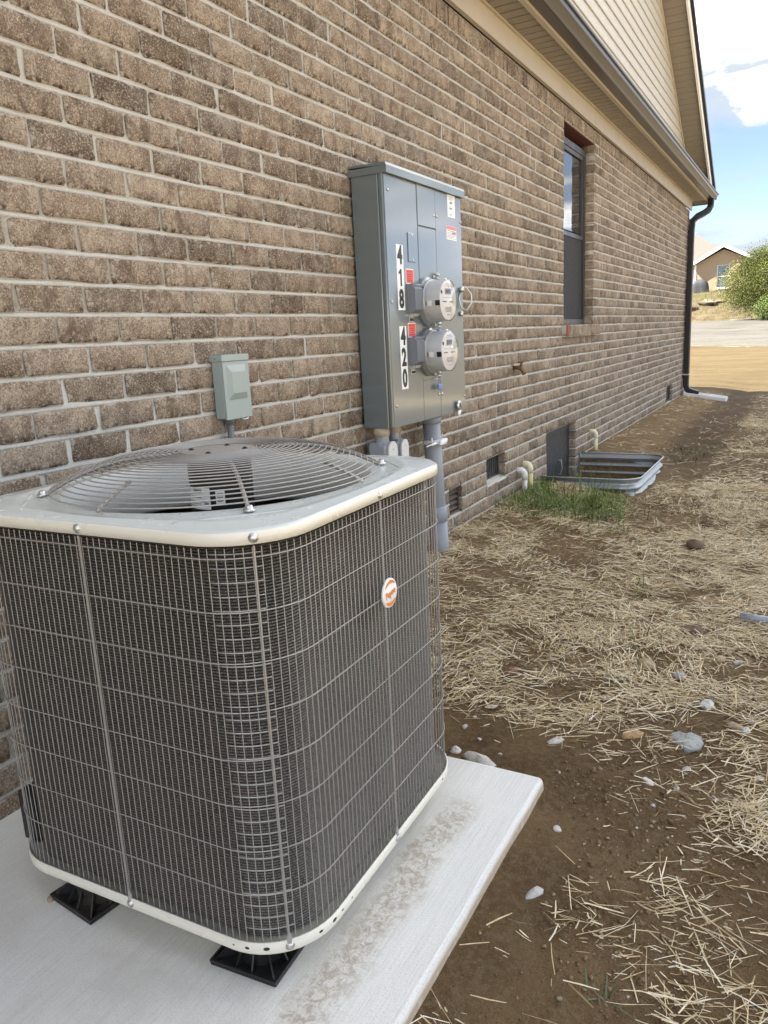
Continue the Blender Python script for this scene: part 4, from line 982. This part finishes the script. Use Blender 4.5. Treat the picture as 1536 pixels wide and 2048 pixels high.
b.sweep(rings); b.add(rings[-1], [(0,1,2,3)]); b.build('door', M_DISC, DIS)
s_ = MB(); screw(s_, (dxf*.5, dy0-.002, dz1-.012), (0,-1,0), .003, .0015); s_.build('screw', M_INKG, DIS, True)
b = MB(); b.tube([(dxf*.6,dy0+.085,dz0-.001),(dxf+.004,dy0+.085,dz0-.008),(dxf+.008,dy0+.098,dz0-.006),(dxf+.004,dy0+.106,dz0-.002)], .003, 6); b.build('latch_loop', M_ZINC, DIS, True)
b = MB(); wp = [(.026,2.035,.918),(.026,2.035,.895),(.026,2.033,.86),(.027,2.028,.80),(.03,2.02,.72),(.05,1.98,.55),(.10,1.90,.40),(.17,1.78,.33),(.235,1.62,.33)]
b.tube(wp, .0115, 12); WH = tag(b.build('flexible_conduit', M_HUB, None, True, (.026,2.035,.33)), 'dark grey flexible conduit dropping from the small pale box', 'conduit')
b = MB(); b.tube([(.026,2.035,.917),(.026,2.035,.905),(.026,2.035,.904),(.026,2.035,.893)], .016, 14, radii=[.017,.017,.0145,.0145]); b.build('connector', M_HUB, WH, True)

# hose bib
b = MB(); HB = empty('hose_bib', 'small brass hose tap sticking out of the brick wall', 'tap', (.0, 4.98, .92))
b.tube([(0,4.985,.92),(.035,4.985,.92),(.060,4.985,.915),(.075,4.985,.895),(.082,4.985,.872)], .014, 10, radii=[.013,.013,.018,.015,.014]); b.tube([(.055,4.985,.92),(.065,4.985,.955)], .008, 8); b.build('tap_body', M_BRASS, HB, True)
b = MB(); b.lathe([(.0,.0),(.026,.002),(.028,.006),(.024,.010),(0,.010)], (.066,4.985,.952), 'z', 12); b.build('handle', pm('tap_wheel', (.30,.16,.05), .5, metal=.4, var=.3), HB, True)
b = MB(); b.lathe([(.0,.004),(.03,.003),(.032,.0)], (.0,4.985,.92), 'x', 16); b.build('wall_flange', M_BRASS, HB, True)
# drain stubs through the wall
def stub(y, ztop, zbot, r, mtop, mpipe, label, x=.055):
    t = empty('drain_pipe', label, 'pipe', (x, y, zbot), 'plastic drain stubs along the wall')
    p = MB(); p.tube([(-.02,y,ztop-.020)]+[(x-.034+.034*math.sin(R(a)), y, ztop-.020-.034*(1-math.cos(R(a)))) for a in range(0,91,15)]+[(x,y,ztop-.085)], r*1.18, 16); p.build('elbow', mtop, t, True)
    p = MB(); p.tube([(x,y,ztop-.080),(x,y,zbot-.04)], r, 14); p.build('pipe', mpipe, t, True)
stub(5.055, .232, .03, .0175, M_WHITE, M_WHITE, 'white drain stub with a worn elbow beside the slatted vent')
stub(5.18, .258, .06, .0165, M_CREAM, M_YEL, 'yellow drain stub with a cream elbow between white stub and dark door')
stub(7.10, .243, .06, .0165, M_CREAM, M_CREAM, 'cream drain stub on the wall past the galvanized well')

# galvanized window well round the crawl door
WELL = empty('window_well', 'galvanized corrugated window well round the dark crawl door', 'window well', (.35, 6.14, -.05))
b = MB(); wr = .13; y0w, y1w, xw = 5.56, 6.72, .715
base = [(.012, y0w, 0, -1)]
for k in range(9): a = R(-90+90*k/8); base.append((xw-wr+wr*math.cos(a), y0w+wr+wr*math.sin(a), math.cos(a), math.sin(a)))
for k in range(9): a = R(90*k/8); base.append((xw-wr+wr*math.cos(a), y1w-wr+wr*math.sin(a), math.cos(a), math.sin(a)))
base.append((.012, y1w, 0, 1))
base2 = []
for i in range(len(base)-1):
    for k in range(3): t_ = k/3; A, Bq = base[i], base[i+1]; base2.append(tuple(A[j]+(Bq[j]-A[j])*t_ for j in range(4)))
base2.append(base[-1])
rings = []; zs = np.linspace(.075, -.32, 54)
for i, z in enumerate(zs):
    off = .014*math.cos((z-.075)*2*PI/.066); rings.append([(x+nx*off, y+ny*off, z) for x, y, nx, ny in base2])
b.sweep(rings, False); b.build('shell', M_GALV, WELL, True)
b = MB(); b.tube([(x+nx*.014, y+ny*.014, .078) for x, y, nx, ny in base2], .0065, 8); b.build('rolled_rim', M_GALV, WELL, True)
b = MB(); b.box((.006, y0w-.06, -.32), (.011, y0w+.012, .08)); b.box((.006, y1w-.012, -.32), (.011, y1w+.06, .08)); b.build('wall_flange', M_GALV, WELL)

# splash block under the downspout
b = MB(); SPL = empty('splash_block', 'pale grey splash trough lying under the black downspout', 'splash block', (.4, 12.9, .03))
V = []
for x, z in ((.05,.055),(.66,-.035)):
    for dy_, dz_ in ((-.15,-.055),(-.155,.045),(-.13,.045),(-.115,0),(.115,0),(.13,.045),(.155,.045),(.15,-.055)): V.append((x, 12.90+dy_, z+dz_))
b.add(V, [(k, (k+1)%8, 8+(k+1)%8, 8+k) for k in range(8)]+[tuple(range(7,-1,-1)), tuple(range(8,16))]); b.build('trough', M_SPLASH, SPL)
b = MB(); b.add([(.05,12.78,.058),(.054,12.78,.058),(.054,13.02,.058),(.05,13.02,.058),(.05,12.78,.11),(.054,12.78,.11),(.054,13.02,.11),(.05,13.02,.11)], [(0,3,2,1),(4,5,6,7),(0,1,5,4),(1,2,6,5),(2,3,7,6),(3,0,4,7)]); b.build('back_lip', M_SPLASH, SPL)

# ------------------------------------------------------------------ stones and debris
def rock(name, label, x, y, size, col, flat=.55, seed=0, cat='stone', group=None, asp=1.0, z=None, rough=.9):
    r = np.random.default_rng(seed+500); n, m = 12, 8; V = []; Fc = []; rot = r.random()*PI
    ph = r.random(6)*6
    for i in range(m+1):
        th = PI*i/m
        for k in range(n):
            a = 2*PI*k/n; d = 1+.16*math.sin(2*a+ph[0])+.10*math.sin(3*a+ph[1]+th)+.08*math.sin(5*a+2*th+ph[2])+r.normal(0, .085)
            p = Vector((math.sin(th)*math.cos(a)*d*asp, math.sin(th)*math.sin(a)*d/asp, math.cos(th)*flat*(1+.1*math.sin(a*2+ph[3])))); p.rotate(Matrix.Rotation(rot, 3, 'Z')); V.append(p*size/2)
    for i in range(m):
        for k in range(n): Fc.append((i*n+k, (i+1)*n+k, (i+1)*n+(k+1)%n, i*n+(k+1)%n))
    b = MB(); b.add(V, Fc); o = b.build(name, pm('stone_'+str(seed), col, rough, var=.3, scale=45, bump=.7, bscale=110, dirt=((.14,.09,.055), .75)), None, True)
    zz_ = float(gz(x, y)) if z is None else z; o.location = (x, y, zz_ + size*flat*(.30 if y > 2.2 else .10)); return tag(o, label, cat, group)
PG = 'small white pebbles in the soil'
STONES = [
 ('large flat grey green stone lying in the straw, biggest stone',1.50,2.20,.105,(.34,.36,.33),.30,1.25),
 ('tan lumpy stone above the bare soil, in the middle of straw',1.30,2.67,.072,(.38,.29,.18),.55,1.1),
 ('dark brown stone in straw left of the grey pipe offcut',1.41,3.07,.082,(.17,.12,.075),.55,1.1),
 ('flat reddish brown chip of brick in the straw near the unit',.88,2.41,.060,(.17,.075,.05),.35,1.15),
 ('round blue grey stone right of the tan lumpy stone',1.42,2.63,.042,(.36,.35,.36),.6,1.0),
 ('small tan stone below the grey pipe offcut',1.53,2.83,.040,(.42,.33,.20),.6,1.0),
 ('orange tan stone at the edge of the bare soil',1.35,2.17,.056,(.43,.29,.14),.5,1.15),
 ('angular white stone at the top of the bare soil',1.15,2.06,.040,(.58,.56,.51),.5,1.2),
 ('long whitish lump of rubble by the pad corner',.98,1.87,.085,(.55,.53,.48),.45,1.3),
 ('white knobbly stone between rubble lump and unit',.89,1.90,.034,(.66,.64,.59),.6,1.1),
 ('pale grey chalky stone in straw above the large flat stone',1.53,2.45,.055,(.58,.58,.54),.45,1.15),
 ('tan oblong stone right of the large flat stone',1.62,2.35,.038,(.46,.36,.24),.55,1.3),
 ('bright round white pebble beside the tan oblong stone',1.65,2.34,.028,(.70,.68,.63),.7,1.0),
 ('grey white stone alone on bare soil near the pad',1.30,1.38,.034,(.50,.49,.45),.45,1.2),
 ('white chip on bare soil below the straw edge',1.28,1.62,.022,(.60,.57,.51),.5,1.25),
 ('white splintered chip at the edge of the straw',1.44,1.93,.030,(.64,.61,.56),.45,1.3),
 ('big round brown clod in the straw beyond the bare patch',1.26,4.35,.100,(.15,.10,.065),.6,1.05),
 ('dark brown clod in straw near the corner of the well',1.25,4.90,.075,(.11,.07,.045),.6,1.05),
 ('dark grey stone at the bottom edge of the bare soil',1.68,1.21,.030,(.25,.26,.27),.5,1.1),
 ('pale broken stone right of the tan small stone',1.59,2.84,.030,(.55,.53,.50),.6,1.2)]
for i, (lab, x, y, s_, col, fl, asp) in enumerate(STONES): rock('stone', lab, x, y, s_, col, fl, i, 'stone', None, asp)
for i, (x, y, s_) in enumerate(((1.02,2.2,.022),(.97,2.19,.015),(.90,2.18,.022),(.87,2.1,.016),(1.66,2.41,.022),(1.52,2.06,.023),(1.51,1.94,.018),(1.47,1.82,.012),(1.70,2.1,.021),(.93,1.99,.014),(1.02,1.93,.012),(.86,2.04,.02),(1.75,2.0,.016),(1.72,2.28,.018),(1.6,1.95,.011),(1.63,1.50,.010))):
    rock('pebble', 'small white pebble scattered on the bare soil or straw edge', x, y, s_, (.50,.465,.41), .6, 60+i, 'pebble', PG)
rock('pebble', 'tan pebble on the concrete pad left of a black riser', .375, .885, .018, (.36,.29,.19), .7, 90, 'pebble', None, 1.0, .002)
b = MB(); PO = empty('pipe_offcut', 'short grey plastic pipe offcut lying in the straw', 'pipe', (1.61,3.26,-.03))
zo = float(gz(1.61, 3.26))+.022; b.lathe([(.013,-.055),(.0165,-.055),(.0165,.055),(.013,.055),(.013,-.055)], (1.62,3.255,zo), 'x', 18); b.build('tube', M_PVC, PO, True)

# ------------------------------------------------------------------ straw, grass
def dens(x, y):
    d = np.full(x.shape, .95)
    d *= sst(-.02, .03, x)
    # bare soil beside the pad
    bare = sst(1.95, 2.22, y + .10*vnoise(x*5, y*5) - .15*sst(1.1, 1.0, x)*0)
    right = sst(1.54, 1.70, x + .16*vnoise(x*6+3, y*6))*sst(1.66, 1.86, y + .12*vnoise(x*4, y*4+6))
    clump = np.clip(vnoise(x*4.2+3, y*4.2+11)*3.2-.6, 0, 1)*.20 + .016
    d *= np.maximum(np.maximum(bare, right), clump*sst(1.2, 1.3, x))
    d *= 1-.93*np.exp(-(((x-.70)/.27)**2+((y-4.12)/.27)**2)**2)
    d *= 1-.75*np.exp(-(((x-.95)/.16)**2+((y-5.0)/.5)**2))
    d *= 1-.6*np.exp(-(((x-.95)/.22)**2+((y-2.55)/.10)**2))
    d *= np.clip(.78+1.5*vnoise(x*2.6, y*2.6+5), .10, 1)*np.clip(.72+1.6*vnoise(x*9+4, y*9+5), .12, 1)
    for (cx, cy, q) in ((1.42,1.34,.045),(1.62,1.25,.05),(1.66,1.44,.06),(1.74,1.28,.05),(1.26,.99,.025),(1.50,1.28,.03),(1.55,1.52,.05)): d += .26*np.exp(-((x-cx)**2+(y-cy)**2)/(2*q*q))*(x > 1.22)
    for S_ in STONES: d *= 1-.95*np.exp(-(((x-S_[1])**2+(y-S_[2]-.012)**2)/(.62*S_[3])**2)**2)
    far = sst(5.6, 6.6, y); band = .30*(1-sst(.35, .6, x)) + .10*sst(.35,.6,x)*(1-sst(.95, 1.15, x)) + .95*sst(.98, 1.18, x)
    d = d*(1-far) + far*band*np.clip(.7+1.8*vnoise(x*1.7+8, y*1.1), .15, 1.2)
    d *= 1-sst(12.0, 14.0, y)
    d *= np.where((x < 1.212) & (y < 1.785), np.where((x > 1.10) & (vnoise(x*9, y*6) > .25) , .012, .0006)*(x > .95), 1); d *= np.where((x < .78) & (y > 5.5) & (y < 6.78), 0, 1)
    return d
def ribbons(px, py, pz, L, w, ang, tilt, roll, bend, rnd_):
    n = len(px); dirx, diry = np.cos(ang)*np.cos(tilt), np.sin(ang)*np.cos(tilt); dirz = np.sin(tilt)
    D = np.stack([dirx, diry, dirz], 1); S = np.stack([-np.sin(ang), np.cos(ang), np.zeros(n)], 1); U = np.cross(D, S); S2 = S*np.cos(roll)[:,None]+U*np.sin(roll)[:,None]
    C = np.stack([px, py, pz], 1); h = (L/2)[:,None]; ww = (w/2)[:,None]
    bv = np.stack([np.zeros(n), np.zeros(n), bend*L], 1) + S*(bend*L*.6)[:,None]
    A = C-D*h; B = C+bv; E = C+D*h
    V = np.stack([A-S2*ww*.8, A+S2*ww*.8, B-S2*ww, B+S2*ww, E-S2*ww*.55, E+S2*ww*.55], 1).reshape(-1, 3)
    i = np.arange(n)[:,None]*6; Fq = np.concatenate([i+np.array([[0,1,3,2]]), i+np.array([[2,3,5,4]])], 0)
    return V, Fq, np.repeat(rnd_, 6)
def scatter(n, x0, x1, y0, y1):
    x = RNG.uniform(x0, x1, n); y = RNG.uniform(y0, y1, n); k = RNG.random(n) < dens(x, y); return x[k], y[k]
Vs = []; Fs = []; Rs = []; nv = 0
for n, x0, x1, y0, y1, l0, l1, w0 in ((46000,.01,2.1,.9,6.2,.010,.030,.0022),(135000,.01,2.1,.9,6.2,.018,.105,.0026),(20000,2.1,3.6,.9,6.2,.03,.11,.0038),(60000,.02,3.0,5.8,13.8,.03,.12,.0048)):
    x, y = scatter(n, x0, x1, y0, y1); m = len(x)
    L = l0+(l1-l0)*RNG.random(m)**1.7; w = w0*RNG.uniform(.35, 1.5, m); tilt = RNG.normal(0, .16, m); tilt = np.clip(tilt, -.5, .5)
    swirl = 1.1*vnoise(x*1.8, y*1.8)*PI; ang = np.where(RNG.random(m) < .45, swirl+RNG.normal(0, .45, m), RNG.uniform(0, PI, m))
    z = np.where((x < 1.2) & (y < 1.77), .001, gz(x, y)) + .003 + .020*RNG.random(m)**2 + np.abs(np.sin(tilt))*L*.35
    V, Fq, rr_ = ribbons(x, y, z, L, w, ang, tilt, RNG.normal(0, .45, m), RNG.normal(0, .018, m)*(1+3*(RNG.random(m) < .15)), np.clip(RNG.normal(.58, .24, m), .02, 1))
    Vs.append(V); Fs.append(Fq+nv); Rs.append(rr_); nv += len(V)
st = fast_mesh('straw_mulch', np.concatenate(Vs), np.concatenate(Fs), M_STRAW, np.concatenate(Rs)); st['kind'] = 'stuff'
def crumbs(n):
    x = np.concatenate([RNG.uniform(1.2, 2.3, n), RNG.uniform(.2, 2.6, n//3)]); y = np.concatenate([RNG.uniform(.8, 2.35, n), RNG.uniform(2.2, 6.5, n//3)])
    k = ((x > 1.215) | (y > 1.80)) & ~((x < .76) & (y > 5.5)) & (RNG.random(len(x)) < np.clip(.35+2.2*vnoise(x*3.3+1, y*3.3+7), .06, 1)); x, y = x[k], y[k]; n = len(x)
    r = .0012+.0060*RNG.random(n)**7; o6 = np.array([[1,0,0],[0,1,0],[-1,0,0],[0,-1,0],[0,0,.8],[0,0,-.8]], float)
    a = RNG.uniform(0, 6.28, n); V = o6[None]*(1+.7*(RNG.random((n,6,1))-.5))+RNG.normal(0, .28, (n,6,3)); ca, sa = np.cos(a)[:,None], np.sin(a)[:,None]
    V = np.stack([V[...,0]*ca-V[...,1]*sa, V[...,0]*sa+V[...,1]*ca, V[...,2]], -1)*r[:,None,None] + np.stack([x, y, gz(x, y)+r*.35], 1)[:,None]
    F = np.array([[0,1,4],[1,2,4],[2,3,4],[3,0,4],[1,0,5],[2,1,5],[3,2,5],[0,3,5]]); F = (np.arange(n)[:,None,None]*6+F[None]).reshape(-1, 3)
    return fast_mesh('soil_crumbs', V.reshape(-1, 3), F, strand_mat('crumbs', [(0,(.14,.09,.045)),(.6,(.25,.175,.095)),(.86,(.32,.24,.145)),(.95,(.45,.38,.28)),(1,(.66,.62,.54))], .95), np.repeat(RNG.random(n), 6))
cr_ = crumbs(24000); cr_['kind'] = 'stuff'
def blades(n, xf, L0, L1, w0, lean, mat, name, zf=gz):
    x, y = xf(n); n = len(x); L = RNG.uniform(L0, L1, n); a = RNG.uniform(0, 2*PI, n); ln = np.abs(RNG.normal(lean, lean*.5, n)); z = zf(x, y)
    D = np.stack([np.cos(a), np.sin(a)], 1); S = np.stack([-np.sin(a), np.cos(a)], 1); V = []; w = w0*RNG.uniform(.6, 1.3, n)
    for t_, wf in ((0, 1), (.4, .9), (.75, .6), (1, .08)):
        c_ = np.stack([x, y], 1)+D*(ln*L*t_**1.8)[:,None]; zz_ = z-.005+L*t_*(1-.45*ln*t_)
        V += [np.column_stack([c_-S*(w*wf/2)[:,None], zz_]), np.column_stack([c_+S*(w*wf/2)[:,None], zz_])]
    V = np.stack(V, 1).reshape(-1, 3); i = np.arange(n)[:,None]*8; Fq = np.concatenate([i+np.array([[k, k+1, k+3, k+2]]) for k in (0, 2, 4)], 0)
    return fast_mesh(name, V, Fq, mat, np.repeat(np.clip(RNG.normal(.5, .22, n), 0, 1), 8))
def patch(spots):
    def f(n):
        X = []; Y = []
        for (cx, cy, sx, sy, k) in spots:
            q = int(n*k); X.append(RNG.normal(cx, sx, q)); Y.append(RNG.normal(cy, sy, q))
        X = np.concatenate(X); Y = np.concatenate(Y); k = (X > .015) & ~((X < .74) & (Y > 5.54) & (Y < 6.75)); return X[k], Y[k]
    return f
gr = blades(2600, patch([(.30,4.93,.13,.17,.34),(.10,5.15,.06,.22,.14),(.58,4.98,.10,.15,.30),(.15,4.75,.1,.12,.08),(.55,5.35,.10,.10,.08),(.42,4.5,.12,.12,.02),(.75,4.55,.1,.1,.015),(.80,7.6,.15,.35,.03),(1.10,3.55,.05,.08,.006),(1.22,2.85,.03,.04,.003)]), .03, .12, .0058, .85, M_GRASS, 'grass'); gr['kind'] = 'stuff'
tl = blades(26, patch([(.40,5.25,.06,.08,.5),(.52,5.2,.03,.05,.5)]), .26, .42, .0050, .38, M_GRASS, 'tall_grass'); tag(tl, 'tuft of tall green grass stems in front of the galvanized well', 'grass tuft')
sg = blades(9, patch([(1.48,1.19,.018,.006,1)]), .03, .055, .004, 1.9, pm('dull_green', (.10,.13,.06), .7), 'grass_sprig'); tag(sg, 'dull green grass sprig flat on the bare soil', 'grass tuft')
def strip(n):
    x = RNG.uniform(-14, 8, n); y = RNG.uniform(57.2, 66, n); return x, y
dg = blades(12000, strip, .10, .26, .014, .6, M_DRYGR, 'dry_grass'); dg['kind'] = 'stuff'

# ------------------------------------------------------------------ far: house, covered grill, cedar, outcrop
FH = empty('far_house', 'pale brick gabled house on the rise behind the cedar', 'house', (-4.8, 68, 3.3))
hx0, hx1, hb, he, pk = -6.8, -2.55, 2.9, 5.62, 6.62; hm = -4.72; Y = 68
b = MB()
# gable wall with the window opening
wy0_, wy1_, wz0_, wz1_ = -5.16, -4.27, 3.72, 5.46
def wall_poly(pts): b.prism(pts, Y, Y+.25, 'y')
wall_poly([(hx0,hb),(wy0_,hb),(wy0_,he+.0),(hx0,he)]); wall_poly([(wy1_,hb),(hx1,hb),(hx1,he),(wy1_,he)]); wall_poly([(wy0_,hb),(wy1_,hb),(wy1_,wz0_),(wy0_,wz0_)]); wall_poly([(wy0_,wz1_),(wy1_,wz1_),(wy1_,he),(wy0_,he)]); wall_poly([(hx0,he),(hx1,he),(hm,pk)])
b.box((hx0, Y+.25, hb), (hx0+.2, Y+8, he)); b.box((hx1-.2, Y+.25, hb), (hx1, Y+8, he)); b.build('wall', M_HBRICK, FH)
b = MB(); frame_rect(b, wy0_, wy1_, Y+.06, Y+.12, wz0_, wz1_, .05) if 0 else None
def frect_y(mb, y0, y1, x0, x1, z0, z1, w): mb.box((x0,y0,z0),(x0+w,y1,z1)); mb.box((x1-w,y0,z0),(x1,y1,z1)); mb.box((x0+w,y0,z1-w),(x1-w,y1,z1)); mb.box((x0+w,y0,z0),(x1-w,y1,z0+w))
frect_y(b, Y+.06, Y+.14, wy0_, wy1_, wz0_, wz1_, .05); b.box((wy0_+.05, Y+.06, 4.56), (wy1_-.05, Y+.13, 4.62)); HWN = b.build('window', M_HTRIM, FH)
b = MB(); b.box((wy0_+.05, Y+.10, wz0_+.05), (wy1_-.05, Y+.11, wz1_-.05)); b.build('pane', M_HGLASS, HWN)
b = MB(); b.box((wy0_-.08, Y-.06, wz0_-.10), (wy1_+.08, Y+.05, wz0_)); b.build('sill', M_HTRIM, HWN)
sl = (pk-he)/(hm-hx0)
b = MB(); ov = .30; ez = he-ov*sl
roofp = [(hx0-ov, ez+.06), (hm, pk+.22), (hx1+ov, ez+.06), (hx1+ov, ez+.20), (hm, pk+.38), (hx0-ov, ez+.20)]
b.prism(roofp, Y-.42, Y+9, 'y'); b.build('roof', M_HROOF, FH)
b = MB(); b.prism([(hx0-ov-.02, ez-.03), (hm, pk+.15), (hm, pk+.40), (hx0-ov-.02, ez+.23)], Y-.47, Y-.425, 'y'); b.prism([(hm, pk+.15), (hx1+ov+.02, ez-.03), (hx1+ov+.02, ez+.23), (hm, pk+.40)], Y-.471, Y-.426, 'y'); b.build('rake_board', M_HTRIM, FH)
b = MB(); b.prism([(hx0-ov, ez+.03), (hm, pk+.17), (hx1+ov, ez+.03), (hx1+ov, ez+.055), (hm, pk+.215), (hx0-ov, ez+.055)], Y-.42, Y-.01, 'y'); b.build('soffit', M_HSOFF, FH)
b = MB(); b.box((hx0-.05, Y-.04, hb), (hx0+.10, Y-.001, he)); b.build('corner_board', M_HTRIM, FH)
b = MB(); b.add([(-16,Y+3,5.75),(-3.6,Y+3,5.75),(-3.6,Y+12,5.75),(-16,Y+12,5.75),(-16,Y+7.5,8.6),(-7.6,Y+7.5,8.6)], [(0,1,5,4),(1,2,5),(2,3,4,5),(3,0,4),(0,3,2,1)])
b.build('main_roof', M_HROOF, FH)
b = MB(); b.box((-16, Y+3.4, 2.9), (-6.9, Y+11.5, 5.7)); b.build('main_wall', M_HBRICK, FH)
# covered grill
gx, gy = -6.22, 66.4; gzb = float(gz(gx, gy)); rings = []
for f, z in ((1.06,0),(1.0,.25),(.97,.55),(.92,.74),(.82,.90),(.64,1.02),(.38,1.09),(.0,1.11)):
    ring = []
    for k in range(36):
        a = 2*PI*k/36; cx_, sy_ = math.cos(a), math.sin(a); e_ = (abs(cx_)**4+abs(sy_)**4)**-.25; fold = 1+.05*math.sin(a*9+z)*(1-z/1.1)
        ring.append((gx+.68*cx_*e_*f*fold, gy+.34*sy_*e_*f*fold, gzb-.08+z))
    rings.append(ring)
b = MB(); b.sweep(rings); tag(b.build('covered_grill', M_COVER, None, True, (gx, gy, gzb)), 'grill under a dark cloth cover beside the far brick house', 'grill')
# cedar and shrub: trunk, limbs and many small sprays
def bush(name, label, cat, cx, cy, h, rx, ry, nleaf, mat, seed, lw):
    z0 = float(gz(cx, cy)); t = empty(name, label, cat, (cx, cy, z0)); r = np.random.default_rng(seed)
    p = MB(); p.tube([(cx,cy,z0-.1),(cx+.05,cy,z0+h*.25),(cx-.03,cy+.04,z0+h*.55),(cx,cy,z0+h*.9)], .1, 8, radii=[.11,.09,.06,.02])
    for k in range(14):
        a = r.random()*2*PI; zz_ = z0+h*(.1+.65*r.random()); ln = .8*(1-(zz_-z0)/h*.8); p.tube([(cx,cy,zz_),(cx+math.cos(a)*rx*ln*.5,cy+math.sin(a)*ry*ln*.5,zz_+.12*h),(cx+math.cos(a)*rx*ln*.85,cy+math.sin(a)*ry*ln*.85,zz_+.24*h)], .03, 5, radii=[.04,.025,.008])
    p.build('trunk', M_BARK, t, True)
    # clump centres on an uneven egg-shaped crown
    nc = 230; a = r.uniform(0, 2*PI, nc); u = r.uniform(.05, 1, nc); rad = np.sqrt(np.clip(np.sin(np.clip(u*.93+.07, 0, 1)*PI*.97+.1), .02, 1))*(.62+.38*r.random(nc)**.5)
    lump = 1+.22*np.sin(a*3+u*5+seed)+.12*np.sin(a*7-u*9)
    C = np.stack([cx+rx*rad*lump*np.cos(a), cy+ry*rad*lump*np.sin(a), z0+.12*h+u*h*.88*(1+.05*np.sin(a*4))], 1)
    ci = r.integers(0, nc, nleaf); off = r.normal(0, 1, (nleaf, 3))*np.array([.17*rx, .17*ry, .075*h]); P_ = C[ci]+off
    D = off/np.linalg.norm(off, axis=1, keepdims=True)+np.array([0,0,.7])+r.normal(0, .5, (nleaf, 3)); D /= np.linalg.norm(D, axis=1, keepdims=True)
    S = np.cross(D, r.normal(0, 1, (nleaf, 3))); S /= np.linalg.norm(S, axis=1, keepdims=True); L = (lw*r.uniform(.8, 1.9, nleaf))[:,None]; w = (lw*r.uniform(.25, .5, nleaf))[:,None]
    V = np.stack([P_-S*w*.4, P_+D*L*.5-S*w, P_+D*L, P_+D*L*.5+S*w], 1).reshape(-1, 3); Fq = np.arange(nleaf*4).reshape(-1, 4)
    shade = np.repeat(np.clip(.5+.22*r.normal(0, 1, nc)[ci]+.14*r.normal(0, 1, nleaf), 0, 1), 4)
    o = fast_mesh('crown', V-np.array([cx, cy, z0]), Fq, mat, shade); o.parent = t
    return t
bush('cedar_tree', 'bushy yellow green cedar at the foot of the rise', 'tree', -1.02, 54.6, 3.9, 1.95, 1.8, 60000, M_LEAF, 21, .055)
bush('cedar_tree', 'taller dark cedar at the picture edge behind the bushy one', 'tree', 1.3, 57.5, 5.2, 2.0, 1.8, 30000, M_LEAF, 33, .065)
bush('shrub', 'low light green shrub at the base of the bushy cedar', 'shrub', -.30, 52.6, 1.35, 1.0, .8, 9000, M_LEAF2, 5, .06)
for i, (x, y, s_, lab) in enumerate(((-5.9,59.6,1.0,'lower brown rock jutting from the dry bank'),(-5.0,61.2,1.25,'upper brown rock ledge on the dry bank below the grill'),(-4.2,61.6,.7,'small rock at the end of the ledge below the far house'))):
    o = rock('rock', lab, x, y, s_*.8, (.17,.135,.10), .42, 200+i, 'rock', None, 1.25); [setattr(v_, 'co', v_.co*(1+.28*random.uniform(-1,1))) for v_ in o.data.vertices]; o.data.polygons.foreach_set('use_smooth', [False]*len(o.data.polygons))
